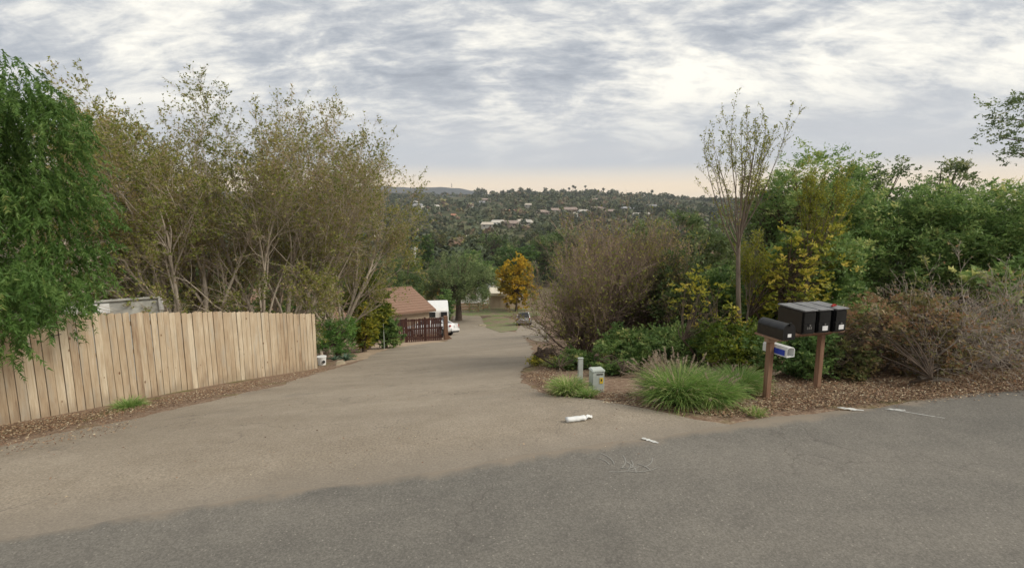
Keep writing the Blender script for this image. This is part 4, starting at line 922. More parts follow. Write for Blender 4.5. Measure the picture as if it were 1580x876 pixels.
def car(c, rz, label, paint, suv=True, cat='car'):
    """front toward local +y"""
    r = empty('parked_car', c, rz); tag(r, label, cat); W2 = .90
    # lofted body: (y, half width, z bottom, z top)
    low = [(-2.25, .74, .45, .82), (-2.18, .86, .32, .98), (-1.6, .91, .24, 1.02), (0, .93, .22, 1.0), (1.4, .91, .24, .98), (2.0, .84, .28, .88), (2.25, .70, .38, .70)]
    V = []; F = []; n = 8
    for y, w, a, b in low: V += [(-w*.92, y, a), (-w, y, a+.12), (-w, y, (a+b)/2+.05), (-w*.93, y, b), (w*.93, y, b), (w, y, (a+b)/2+.05), (w, y, a+.12), (w*.92, y, a)]
    for k in range(len(low)-1): F += [(k*n+i, k*n+(i+1) % n, (k+1)*n+(i+1) % n, (k+1)*n+i) for i in range(n)]
    F += [tuple(range(n)), tuple(range(len(low)*n-1, (len(low)-1)*n-1, -1))]
    MB().add(V, F).build('body', paint, r, smooth=True)
    top = 1.66 if suv else 1.44
    cab = [(-2.05 if suv else -1.6, .80, 1.0, .62), (-1.75 if suv else -1.0, .80, 1.0, .62), (.3, .80, 1.0, .64), (1.15, .78, 1.0, .62)]
    yb, yt0, yt1, yf = (-2.12, -1.85, .25, 1.15) if suv else (-1.75, -1.05, .25, 1.1)
    MB().add([(-.84, yb, .98), (.84, yb, .98), (.84, yf, .96), (-.84, yf, .96), (-.66, yt0, top-.03), (.66, yt0, top-.03), (.66, yt1, top-.03), (-.66, yt1, top-.03)], [(3, 2, 1, 0), (4, 5, 6, 7), (0, 1, 5, 4), (1, 2, 6, 5), (2, 3, 7, 6), (3, 0, 4, 7)]).build('glasshouse', M['glass'], r)
    MB().box((0, (yt0+yt1)/2, top-.005), (1.36, yt1-yt0+.06, .05)).build('roof', paint, r, bevel=.02)
    for s in (-1, 1):
        for (ya, yb2) in ((yb, yt0), (yf, yt1)): MB().tube((s*.83, ya, .98), (s*.67, yb2, top-.02), .045, n=6).build('pillar', paint, r)
        MB().tube((s*.84, -.45, .98), (s*.675, -.45, top-.02), .035, n=6).build('pillar', paint, r)
        MB().box((s*.78, -2.2, .86 if suv else .78), (.20, .10, .28 if suv else .16)).build('tail_light', M['red'], r, bevel=.02)
        MB().box((s*.70, 2.13, .68), (.30, .14, .14)).build('headlight', M['chrome'], r, bevel=.03)
        MB().box((s*.99, .75, 1.05), (.16, .1, .12)).build('mirror', paint, r, bevel=.02)
    MB().box((0, -2.28, .46), (1.55, .14, .20)).build('bumper', paint, r, bevel=.03); MB().box((0, -2.31, .74), (.32, .03, .16)).build('number_plate', M['label'], r)
    MB().box((0, -2.24, .30), (1.4, .1, .12)).build('lower_bumper', M['ink'], r)
    wm = MB().tube((-.11, 0, 0), (.11, 0, 0), .34, .34, 18).mesh('wheel', M['ink'])
    for s in (-1, 1):
        for y in (-1.38, 1.38):
            w = link('wheel', wm, r, (s*.83, y, .34)); MB().tube((-.12, 0, 0), (.12, 0, 0), .2, .2, 10).build('rim', M['chrome'], w)
    return r
M['silver'] = plain('grey_car_paint', (.34, .34, .34), .3, .05, 2, metal=.3, coat=.5, bumps=0); M['carwhite'] = plain('white_car_paint', (.75, .75, .75), .3, .04, 2, coat=.5, bumps=0)
def slopecar(px, Y, rz, *a, **k):
    c = at(px, Y); o = car(c, 0, *a, **k); f = np.array([-sin(rz), cos(rz)]); s = np.array([cos(rz), sin(rz)])
    pf = math.atan2(gz(*(np.array(c[:2])+f*1.4))-gz(*(np.array(c[:2])-f*1.4)), 2.8); pr = math.atan2(gz(*(np.array(c[:2])+s*.8))-gz(*(np.array(c[:2])-s*.8)), 1.6)
    o.rotation_euler = (pf, -pr, rz); return o
slopecar(809, 65.5, radians(-3), 'grey compact SUV parked at the end of the driveway by the bare thicket', M['silver'])
slopecar(664, 41.5, radians(72), 'white sedan with a red tail light, mostly hidden behind the dark fence', M['carwhite'], suv=False)

# ------------------------------------------------------------------ bottom of the driveway: rail fence, shed, white-roofed house
def ranch_fence():
    pts = [at(697, 83)[:2], at(738, 83)[:2], at(753, 86)[:2]]; root = empty('rail_fence', (*pts[0], gz(*pts[0]))); tag(root, 'tan wooden ranch fence of open rails at the bottom of the driveway', 'fence'); o = np.array([*pts[0], gz(*pts[0])])
    for k, (p, q) in enumerate(zip(pts[:-1], pts[1:])):
        p, q = np.array(p), np.array(q); n = 3 if k == 0 else 2
        for j in range(n):
            a = p+(q-p)*j/n; b_ = p+(q-p)*(j+1)/n
            for hh in (.35, .8, 1.3):
                MB().tube(np.array([*a, gz(*a)+hh])-o, np.array([*b_, gz(*b_)+hh])-o, .085, n=4).build('rail', M['rail_wood'], root)
            MB().box(np.array([*a, gz(*a)+.7])-o, (.16, .16, 1.5)).build('fence_post', M['rail_wood'], root)
    a = np.array(pts[-1]); MB().box(np.array([*a, gz(*a)+.7])-o, (.16, .16, 1.5)).build('fence_post', M['rail_wood'], root)
ranch_fence()
M['cream'] = plain('cream_roofing', (.66, .60, .48), .8, .08, 5); M['greyroof'] = plain('grey_roofing', (.30, .30, .31), .8, .1, 6); M['solar'] = plain('blue_grey_panel', (.10, .12, .18), .3, .05, 6)
def tan_shed():
    c = at(771, 86); root = empty('garden_shed', c, .05); tag(root, 'tan stucco shed with a cream flat roof beside the rail fence', 'shed'); w = 3.7
    MB().box((0, 1.5, 1.1), (w, 3, 2.9)).build('wall', M['stucco'], root); MB().box((-.35, 1.2, 2.75), (w*.78, 3.4, .5), rx=.16).build('roof', M['cream'], root, bevel=.03)
    MB().box((1.3, -.03, .55), (.35, .06, .8)).build('door', M['ink'], root)
    for x in (-1.0, .1): MB().box((x, -.02, 1.3), (.04, .05, 2.1)).build('seam', M['stucco'], root)
    c = at(776, 97); root = empty('house', c, -.15); tag(root, 'grey-roofed house with a blue-grey roof panel behind the tan shed', 'house')
    MB().box((0, 3, 0.9), (7.2, 5.4, 2.8)).build('wall', M['white'], root)
    V = [(-4, 0, 2.3), (4, 0, 2.3), (4, 6, 2.3), (-4, 6, 2.3), (-4, 3, 3.7), (4, 3, 3.7)]
    rf = MB().add(V, [(0, 1, 5, 4), (2, 3, 4, 5), (1, 2, 5), (3, 0, 4), (0, 3, 2, 1)]).build('roof', M['greyroof'], root)
    for k in range(3): MB().box((-.4+k*1.2, 1.5, 3.12), (1.1, 1.5, .05), rx=.44).build('solar_panel', M['solar'], rf)
    for k in range(3):
        f = MB().box((-2+k*2, .27, 1.4), (1.1, .08, 1.0)).build('window', M['fascia'], root); MB().box((-2+k*2, .22, 1.4), (.9, .05, .8)).build('pane', M['glass'], f)
    c = at(722, 92); root = empty('house', c, .1); tag(root, 'long low white house behind the willowy tree', 'house')
    MB().box((0, 3, 1.2), (9, 6, 3.2)).build('wall', M['white'], root)
    MB().add([(-5, -.4, 2.8), (5, -.4, 2.8), (5, 6.4, 2.8), (-5, 6.4, 2.8), (-4, 3, 4.0), (4, 3, 4.0)], [(0, 1, 5, 4), (2, 3, 4, 5), (1, 2, 5), (3, 0, 4), (0, 3, 2, 1)]).build('roof', M['greyroof'], root)
    for k in range(4):
        f = MB().box((-3+k*2, -.03, 1.5), (1.1, .08, 1.2)).build('window', M['fascia'], root); MB().box((-3+k*2, -.08, 1.5), (.9, .05, 1.0)).build('pane', M['glass'], f)
    c = at(750, 63); 
    for k, (px, Y, s) in enumerate(((746, 66, .5), (741, 67, .35))):
        root = empty('pale_rock', at(px, Y), .5*k); tag(root, ['pale boulder at the left tip of the grass island', 'smaller grey stone beside the pale boulder'][k], 'rock')
        MB().box((0, 0, s*.25), (s*1.5, s, s*.6), taper=.7).build('stone', M['rock'], root, bevel=s*.12)
tan_shed()

# ------------------------------------------------------------------ trees down the slope and across the yard
bush(708, 74, 118, 370, 'willowy_tree', 'broad willowy green tree rising behind the white camper', 'tree', 71, 'grey_green', 1, 9, ls=.26, aspect=.22, crad=.9, ncl=560, nl=80, droop=.4, low=.13, trunk=.5, limbs=70, n=10)
bush(626, 66, 66, 372, 'eucalyptus_tree', 'tall dark green tree directly behind the brown-roofed house', 'tree', 72, 'grey_green', 1, 6, ls=.28, aspect=.25, crad=.8, ncl=300, nl=75, droop=.4, tb=-.1, trunk=.3, limbs=50, color=(.85, .9, .8))
bush(686, 62, 22, 436, 'dark_shrub', 'narrow very dark tree standing behind the camper', 'tree', 73, 'green', 1, 2, ls=.2, crad=.5, ncl=70, tb=-.3, trunk=.2)
bush(796, 82, 66, 388, 'orange_tree', 'round tree in orange and yellow autumn leaf above the tan shed', 'tree', 274, 'orange', 1, 6, ls=.26, crad=.6, ncl=300, nl=70, low=.0, trunk=.18, shell=.2, color=(.92, 1, 1))
bush(640, 92, 34, 392, 'yellow_tree', 'small tree with a bright yellow top between the two big green ones', 'tree', 75, 'yellow', 1, 4, ls=.28, crad=.6, ncl=90, nl=60, trunk=.2)
bush(668, 88, 34, 420, 'autumn_tree', 'rusty yellow shrub half hidden beside the willowy tree', 'shrub', 76, 'orange', 1, 4, ls=.26, crad=.5, ncl=60, nl=60, color=(.7, .75, .9))
for k, (px, top, wd) in enumerate(((645, 357, 9), (657, 352, 10), (665, 356, 8))):
    bush(px, 150, wd, top, 'cypress_tree', ['leftmost of the three dark cypresses, next to the pale pole', 'middle and tallest of the three dark cypresses', 'rightmost of the three dark cypresses'][k], 'tree', 80+k, 'green', 1, 2, ls=.4, crad=.6, ncl=90, nl=40, tb=-.3, n=9, group='dark cypresses in the valley')
c = at(641, 140); root = empty('utility_pole', c); tag(root, 'pale pole standing in front of the left cypress', 'pole'); MB().tube((0, 0, 0), (0, 0, 9), .35, .25, 8).build('pole', M['white'], root); MB().box((0, 0, 8.6), (1.6, .2, .2)).build('crossarm', M['white'], root)
bush(800, 118, 62, 366, 'dark_conifer', 'wide very dark conifer above the orange tree', 'tree', 84, 'green', 1, 7, ls=.32, crad=.8, ncl=220, nl=60, tb=-.4, trunk=.3)
bush(752, 104, 40, 392, 'round_tree', 'fresh green round tree left of the orange one', 'tree', 85, 'green', 1, 5, ls=.32, crad=.7, ncl=120, nl=60, tb=.02, trunk=.3)
bush(730, 120, 50, 382, 'round_tree', 'mid green tree behind the willowy tree, below the white roofs', 'tree', 86, 'green', 1, 6, ls=.36, crad=.8, ncl=140, nl=60, tb=-.02, trunk=.3)
bush(590, 75, 70, 385, 'eucalyptus_tree', 'grey-green tree left of the tall dark one, seen through the bare twigs', 'tree', 87, 'grey_green', 1, 7, ls=.30, crad=.9, ncl=260, nl=70, trunk=.3)
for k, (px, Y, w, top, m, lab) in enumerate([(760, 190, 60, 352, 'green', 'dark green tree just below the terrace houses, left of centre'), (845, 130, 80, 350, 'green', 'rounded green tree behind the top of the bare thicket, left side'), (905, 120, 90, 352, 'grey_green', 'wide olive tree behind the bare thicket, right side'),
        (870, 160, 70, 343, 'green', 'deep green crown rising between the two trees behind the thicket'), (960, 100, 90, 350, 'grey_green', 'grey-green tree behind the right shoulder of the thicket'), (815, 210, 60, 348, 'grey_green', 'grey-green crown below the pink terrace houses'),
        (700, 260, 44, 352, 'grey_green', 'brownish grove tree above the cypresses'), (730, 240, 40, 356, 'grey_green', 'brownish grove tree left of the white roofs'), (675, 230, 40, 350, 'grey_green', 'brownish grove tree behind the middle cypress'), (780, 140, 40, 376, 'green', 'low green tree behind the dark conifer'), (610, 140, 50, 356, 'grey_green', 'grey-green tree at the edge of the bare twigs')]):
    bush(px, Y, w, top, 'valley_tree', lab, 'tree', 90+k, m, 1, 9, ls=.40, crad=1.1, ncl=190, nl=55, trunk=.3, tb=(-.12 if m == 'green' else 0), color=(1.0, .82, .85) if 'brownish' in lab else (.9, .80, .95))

# ------------------------------------------------------------------ right side
def red_tint(r, p): return .3+.3*r.uniform(size=len(p))
TH = lambda n0, n1, n2: [dict(n=n0, ang=(12, 40), lf=(.4, .75), K=7, wob=.09, curve=.05, up=.05, t0=.12, sides=5, tip=.25, rf=.6), dict(n=n1, ang=(14, 45), lf=(.45, .8), K=6, wob=.10, up=.07, t0=.1, rf=.6, sides=4, tip=.3),
      dict(n=n2, ang=(15, 45), lf=(.5, .9), K=4, wob=.11, up=.06, rf=.6, sides=3, t0=.1), dict(K=2, wob=.12, up=.04, sides=3, n=1, ang=(1, 2), lf=(1, 1))]
def fan(r, n, L, rad, spread=45, az=None):
    return [((r.uniform(0, 360) if az is None else az+r.uniform(-70, 70)), abs(r.normal())*spread*.55+3, L*r.uniform(.75, 1.1), rad*r.uniform(.6, 1.1)) for _ in range(n)]
for k, (px, Y, nst, L, sp, lab, lv) in enumerate([(900, 12.4, 24, 2.1, 50, 'dense bare reddish thicket, its left side hanging over the driveway', 4200), (940, 13.4, 30, 2.6, 30, 'tallest bare reddish-brown thicket, in the middle of the three', 4200), (995, 13.2, 18, 2.2, 34, 'bare brown thicket at the right of the three, tangled with dark leaves', 6000)]):
    r = np.random.default_rng(100+k); b = at(px, Y)
    bare_tree(b, 'bare_thicket', lab, 'bare brown thickets right of the driveway', fan(r, nst, L, .035, sp), TH(8, 7, 6), lv*2, 110+k, 'red_twig', 'red_twig', 'olive', 2, .055, lambda r, p: .15+.35*lumps(p, 1.3, 4)+.6*r.uniform(size=len(p)), cat='bare shrub')
# slim young tree standing above the mailboxes
def slim_tree(px, Y, top, seed, label, nl=1.0, fork=1.0):
    r = np.random.default_rng(seed); b = at(px, Y); H = topz(px, top, Y, b); k = H/5.2
    lv = [dict(n=16, ang=(6, 36), lf=(.66, .86), K=9, wob=.02, up=.02, t0=.80, sides=8, tip=.6, rf=.42, short=.35), dict(n=6, ang=(10, 34), lf=(.30, .55), K=8, wob=.035, up=.055, t0=.15, rf=.5, sides=5, tip=.25), dict(n=4, ang=(20, 50), lf=(.25, .5), K=4, wob=.08, up=.06, rf=.55, sides=3, t0=.1), dict(K=3, wob=.1, up=.04, sides=3, n=1, ang=(1, 2), lf=(1, 1))]
    root = empty('slim_tree', b); tag(root, label, 'tree'); bb = np.array(b)
    ch = grow(r, [bb-[0, 0, .15], bb+[.12, .1, -.15]], [(-.03, 0, 1), (.05, .1, 1)], [2.85*k*fork, 1.5*k], [.060, .03], lv); V, F = tubes(ch[:2], 6); part('trunk', V, F, M['slim_bark'], root, smooth=True); V, F = tubes(ch[2:], 3); part('twigs', V, F, M['slim_bark'], root)
    p1, d1, _ = along(r, ch[-1], int(7000*nl)); p2, d2, _ = along(r, ch[-2], int(3000*nl)); p = np.concatenate([p1, p2]); V, F = leaf_quads(r, p+r.normal(size=p.shape)*.015, r.normal(size=p.shape)+[0, 0, .3], r.uniform(.022, .05, len(p)), .5)
    part('crown', V, F, M['yellow'], root, np.clip(.40+.16*r.normal(size=len(F)), 0, 1))
M['slim_bark'] = barkmat('grey_brown_bark', (0.12, 0.095, 0.075), (0.27, 0.22, 0.175), 9)
slim_tree(1140, 9.8, 152, 120, 'slim upright young tree with thin rising branches and tiny leaves, tallest on the right')
slim_tree(1236, 11.0, 196, 126, 'second slim feathery tree, rising among the airy green crown right of the first', 2.2, .85)
G = 'green'
bush(1045, 12.2, 90, 380, 'dark_shrub', 'green and brown shrub filling in right of the bare thickets', 'shrub', 129, 'grey_green', 1, 2, ls=.07, crad=.26, ncl=260, nl=60, tb=-.05, stems=3)
bush(1060, 20, 150, 306, 'grey_green_tree', 'soft grey-green tree mass behind the slim tree on its left', 'tree', 130, 'grey_green', 1, 4, ls=.12, crad=.42, ncl=340, nl=85, aspect=.35, n=9)
bush(1000, 26, 120, 330, 'grey_green_tree', 'lower grey-green tree seen just over the right end of the thicket', 'tree', 131, 'grey_green', 1, 4, ls=.13, crad=.5, ncl=300, nl=90)
bush(1232, 13.0, 170, 196, 'airy_tree', 'airy bright green tree right of the slim tree, sky showing through its top', 'tree', 132, 'green', 1, 3, ls=.075, crad=.30, ncl=300, nl=70, low=.25, trunk=.12, tb=.08, shell=.2, aspect=.4, n=10)
bush(1188, 13.6, 110, 258, 'airy_tree', 'loose yellow-green tree filling in right behind the slim tree', 'tree', 155, 'grey_green', 1, 2.4, ls=.075, crad=.30, ncl=210, nl=65, low=.1, tb=.12)
bush(1306, 15.5, 95, 236, 'airy_tree', 'small-leaved grey tree crown between the airy green tree and the dense thicket', 'tree', 133, 'grey_green', 1, 3, ls=.075, crad=.30, ncl=220, nl=60, low=.4, tb=-.05)
bush(1430, 18, 120, 234, 'airy_tree', 'thin pale grey-green crown poking up behind the dense green trees', 'tree', 134, 'grey_green', 1, 3, ls=.075, crad=.28, ncl=210, nl=60, low=.45, tb=.05, shell=.3)
bush(1352, 12.6, 210, 266, 'pepper_shrub_tree', 'dense green bushy tree behind the square mailboxes', 'tree', 135, G, 1, 3.4, ls=.085, crad=.30, ncl=620, nl=85, n=12, tb=.02, aspect=.36, stems=3)
bush(1478, 12.0, 200, 266, 'pepper_shrub_tree', 'dense green bushy tree behind the dry brush, right of centre', 'tree', 136, G, 1, 3.4, ls=.085, crad=.30, ncl=620, nl=85, n=12, tb=.0, aspect=.36, stems=3)
bush(1590, 11.2, 190, 252, 'pepper_shrub_tree', 'dense green bushy tree cut by the right edge of the picture', 'tree', 137, G, 1, 3.2, ls=.085, crad=.30, ncl=560, nl=85, n=12, tb=-.02, aspect=.36, stems=3)
bush(1245, 11.6, 150, 330, 'pepper_shrub_tree', 'dense darker green shrub behind the yellow-leaved one', 'shrub', 138, G, 1, 2.4, ls=.08, crad=.28, ncl=380, nl=80, tb=-.06, stems=3)
bush(1130, 12.6, 150, 400, 'dark_shrub', 'dark tangled shrub behind the lower trunk of the slim tree', 'shrub', 139, G, 1, 2.2, ls=.08, crad=.28, ncl=320, nl=70, tb=-.12, stems=3)
def big_oak():
    b = at(1690, 13.5); H = topz(1690, 120, 13.5, b); q = []
    for (px, py, w, hh) in ((1556, 160, .55, .35), (1545, 205, .62, .4), (1580, 190, .6, .5), (1610, 150, .9, .5), (1620, 230, .9, .45), (1680, 170, 1.3, .9), (1740, 200, 1.3, 1.1), (1570, 238, .42, .16)):
        p = P(px, py, 13.0)-np.array(b); q.append((p[0], p[1], p[2], w, w, hh))
    leafy(b, 'live_oak', 'small-leaved oak whose branches reach in from the right edge high above the hedge', 'tree', q, 140, 'grey_green', ncl=230, crad=.26, nl=42, ls=.06, trunk=.11, th=H*.62, tb=-.08, limbs=34, shell=.1)
big_oak()
# yellow-leaved shrub and sprays
bush(1235, 9.9, 120, 318, 'yellow_leaf_shrub', 'open shrub with yellow-green leaves above the mailboxes', 'shrub', 141, 'yellow', 1, 1.3, ls=.075, crad=.20, ncl=120, nl=20, tb=.12, low=.15, trunk=.05, bark='dark_bark', stems=3, limbs=120)
bush(1085, 9.9, 120, 395, 'yellow_leaf_shrub', 'thin yellow-leaved shrub left of the slim tree trunk', 'shrub', 142, 'yellow', 1, 1.2, ls=.07, crad=.18, ncl=70, nl=16, tb=.14, low=.2, trunk=.04, stems=3, limbs=90)
bush(1172, 10.2, 60, 380, 'yellow_leaf_shrub', 'pale yellow sprays just behind the slim tree trunk', 'shrub', 143, 'yellow', 1, 1.0, ls=.08, crad=.18, ncl=70, nl=20, tb=.15, low=.2, trunk=.04, stems=2, limbs=60)
bush(1135, 9.0, 130, 500, 'low_bush', 'yellow-green low bush behind the fountain grass, left of the mailboxes', 'shrub', 144, 'yellow', 1, 1.5, ls=.06, crad=.20, ncl=170, nl=50, tb=-.33, stems=3, color=(.85, .95, 1))
bush(1050, 10.2, 120, 500, 'low_bush', 'mottled green low bush behind the plumed grass', 'shrub', 145, G, 1, 1.5, ls=.065, crad=.22, ncl=170, nl=60, tb=.06, stems=3)
bush(975, 10.6, 110, 505, 'low_bush', 'leathery green bush in front of the bare thicket', 'shrub', 146, G, 1, 1.4, ls=.07, crad=.20, ncl=190, nl=60, tb=.0, stems=3)
bush(952, 9.4, 62, 566, 'low_bush', 'small round dark bush right behind the utility box', 'shrub', 147, G, 1, .7, ls=.06, crad=.14, ncl=90, nl=50, tb=-.05, stems=3)
bush(886, 10.6, 62, 545, 'low_bush', 'small green bush left of the marker post', 'shrub', 148, G, 1, .8, ls=.06, crad=.16, ncl=80, nl=50, tb=.0, stems=3)
bush(838, 11.6, 46, 552, 'dry_weed', 'yellowish dry weed patch at the driveway side of the thicket', 'shrub', 149, 'yellow', 1, .8, ls=.05, crad=.14, ncl=70, nl=50, tb=.12)
bush(1225, base_y(1225, 590)+.5, 110, 500, 'low_bush', 'dark low bush in the gap between the two mailbox posts', 'shrub', 150, G, 1, 1.1, ls=.055, crad=.18, ncl=170, nl=60, tb=-.05, stems=3)
bush(1345, base_y(1345, 588)+.55, 160, 450, 'reddish_shrub', 'shrub in rusty red and green leaf just right of the mailboxes', 'shrub', 151, 'red_brown', 1, 1.5, ls=.06, crad=.18, ncl=190, nl=26, tb=.08, stems=4, trunk=.05, limbs=150)
bush(1420, base_y(1420, 586)+.5, 120, 440, 'reddish_shrub', 'taller rust and green shrub between the red one and the dry brush', 'shrub', 152, 'red_brown', 1, 1.5, ls=.06, crad=.18, ncl=120, nl=24, tb=.12, stems=4, trunk=.05, limbs=110)
bush(1520, 9.2, 90, 392, 'sapling', 'pale green sapling rising out of the dry brush', 'shrub', 153, G, 1, 1.0, ls=.10, crad=.2, ncl=60, nl=30, tb=.12, low=.5, trunk=.04, stems=2)
bush(1295, base_y(1295, 588)+.3, 80, 520, 'low_bush', 'mixed green and brown low shrub behind the right mailbox post', 'shrub', 154, 'red_brown', 1, 1.0, ls=.05, crad=.16, ncl=110, nl=50, tb=.0, stems=3, color=(.75, .95, .8))
for k, (px, Y, n_, L, sp, az, lab) in enumerate([(1480, base_y(1480, 582)+.5, 24, 1.3, 75, None, 'heap of grey dry branches at the right end of the verge, left half'), (1560, base_y(1560, 578)+.5, 24, 1.25, 75, None, 'heap of grey dry branches cut by the right edge'), (1415, base_y(1415, 586)+.3, 12, 1.2, 60, None, 'thin dry branches arching out of the rust-coloured shrub')]):
    r = np.random.default_rng(160+k); b = at(px, Y)
    lvls = [dict(n=6, ang=(20, 60), lf=(.35, .7), K=7, wob=.12, curve=.14, up=-.04, t0=.2, sides=5, tip=.3, rf=.5), dict(n=5, ang=(20, 60), lf=(.4, .8), K=5, wob=.14, up=-.02, t0=.1, rf=.5, sides=3, tip=.3), dict(n=3, ang=(20, 60), lf=(.4, .8), K=4, wob=.14, rf=.6, sides=3, t0=.1), dict(K=3, wob=.14, sides=3, n=1, ang=(1, 2), lf=(1, 1))]
    bare_tree(b, 'dry_brush', lab, 'heaps of dry branches', fan(r, n_, L, .022, sp, az), lvls, 900, 165+k, 'grey_twig', 'grey_twig', 'red_brown', 2, .05, cat='dead brush')

# ------------------------------------------------------------------ far hill: houses, canopy, skyline trees, mountain
def far_house(px, py, Y, w, d, hh, roofc, wallc, label, rz=0, rise=.35):
    w, d, hh = w*.72, d*.7, hh*.62
    p = hit(px, py+2); p = p if 150 < p[1] < 1450 else P(px, py, Y)
    k = p[1]/Y; w, d, hh = w*k, d*k, hh*k; z = gz(p[0], p[1]); root = empty('hillside_house', (p[0], p[1], z), rz); tag(root, label, 'house', 'houses on the far hill')
    H = hh+1.5*(Y > 380)
    MB().box((0, 0, H/2-1), (w, d, H+2)).build('wall', M[wallc], root)
    MB().add([(-w*.56, -d*.6, H), (w*.56, -d*.6, H), (w*.56, d*.6, H), (-w*.56, d*.6, H), (-w*.42, 0, H+d*rise), (w*.42, 0, H+d*rise)], [(0, 1, 5, 4), (1, 2, 5), (2, 3, 4, 5), (3, 0, 4), (0, 3, 2, 1)]).build('roof', M[roofc], root)
    for k in range(max(2, int(w/6))): MB().box((-w/2+(k+.5)*w/max(2, int(w/6)), -d/2-.06, H-hh*.45), (w*.06+1, .1, hh*.35)).build('window', M['glass'], root)
M['terra'] = plain('terracotta_roof', (.42, .20, .13), .9, .1, .5); M['pinkwall'] = plain('pinkish_wall', (.42, .32, .27), .9, .06, .5); M['palewall'] = plain('pale_far_wall', (.50, .47, .42), .9, .06, .5); M['tanroof'] = plain('tan_far_roof', (.33, .26, .22), .9, .1, .5)
M['beige'] = plain('beige_far_wall', (.52, .46, .38), .9, .06, .5)
H_ = [(795, 330, 620, 26, 10, 5, 'terra', 'pinkwall', 'long orange-pink building on the lower hillside left of centre'),
 (838, 331, 700, 22, 12, 6, 'tanroof', 'pinkwall', 'leftmost of the pinkish terrace houses at mid slope'), (856, 328, 720, 20, 12, 6, 'tanroof', 'palewall', 'pale terrace house right of the leftmost pinkish one'), (880, 328, 700, 26, 14, 7, 'tanroof', 'pinkwall', 'broad pinkish terrace house above the white-walled one'),
 (884, 337, 600, 12, 10, 8, 'palewall', 'white', 'bright white house front just above the thicket top'), (900, 331, 660, 18, 12, 6, 'palewall', 'white', 'white-roofed house right of the bright white front'), (922, 327, 740, 34, 14, 7, 'tanroof', 'beige', 'widest tan building in the middle of the hillside'),
 (940, 330, 700, 20, 12, 6, 'tanroof', 'pinkwall', 'tan house overlapping the right end of the widest building'), (968, 325, 800, 26, 12, 6, 'greyroof', 'beige', 'grey-roofed house right of the tan row'), (983, 335, 640, 18, 10, 5, 'palewall', 'white', 'low white house near the right end of the hillside'), (997, 334, 660, 12, 10, 5, 'palewall', 'palewall', 'small pale house beside the low white one'),
 (1005, 322, 900, 28, 12, 8, 'greyroof', 'palewall', 'pale house high at the right edge of the hill view'), (1020, 326, 850, 22, 12, 7, 'tanroof', 'beige', 'beige house partly behind the grey-green tree'),
 (640, 315, 850, 14, 10, 6, 'palewall', 'palewall', 'pale house high on the left below the blue mountain'), (645, 321, 760, 18, 12, 7, 'greyroof', 'white', 'white house in the left cluster on the hill'), (652, 324, 720, 16, 10, 6, 'palewall', 'white', 'white house right of the left cluster'), (670, 321, 800, 22, 10, 5, 'palewall', 'palewall', 'long pale roof right of the left cluster'),
 (700, 336, 560, 9, 8, 4, 'terra', 'terra', 'small rust-red roof in the trees left of centre'), (750, 311, 1000, 26, 12, 7, 'tanroof', 'pinkwall', 'pinkish house near the ridge left of centre'), (745, 315, 960, 24, 12, 6, 'greyroof', 'palewall', 'pale house just below the pinkish ridge house'),
 (768, 348, 430, 16, 9, 4, 'palewall', 'white', 'white low house in the valley left of centre'), (752, 351, 420, 14, 8, 4, 'beige', 'palewall', 'cream house left of the white low valley house'), (788, 349, 440, 18, 10, 4, 'tanroof', 'pinkwall', 'pinkish roofed house right of the white low valley house'), (812, 347, 450, 14, 9, 4, 'palewall', 'palewall', 'pale valley house at the foot of the slope, right end of its row'),
 (718, 374, 250, 12, 8, 3.5, 'cream', 'white', 'cream-roofed house above the willowy tree'), (738, 377, 240, 10, 8, 3.5, 'cream', 'white', 'second cream-roofed house right of the first above the willowy tree'), (596, 354, 420, 18, 10, 6, 'tanroof', 'palewall', 'pale house seen through the right edge of the bare twigs'), (588, 372, 300, 12, 8, 4, 'cream', 'beige', 'cream house low behind the bare twigs'),
 (842, 316, 900, 18, 10, 5, 'palewall', 'palewall', 'small pale house alone above the terrace row'), (918, 310, 1100, 20, 12, 6, 'tanroof', 'beige', 'small tan house close to the ridge right of centre'), (816, 319, 860, 18, 10, 6, 'beige', 'palewall', 'beige house above the orange-pink building'), (806, 346, 470, 14, 9, 4, 'beige', 'beige', 'beige valley house half sunk in trees'), (727, 318, 880, 14, 9, 6, 'palewall', 'white', 'tiny white house in the wooded middle of the left slope')]
for k, hs in enumerate(H_): far_house(*hs, rz=((k*37) % 50-25)/60)

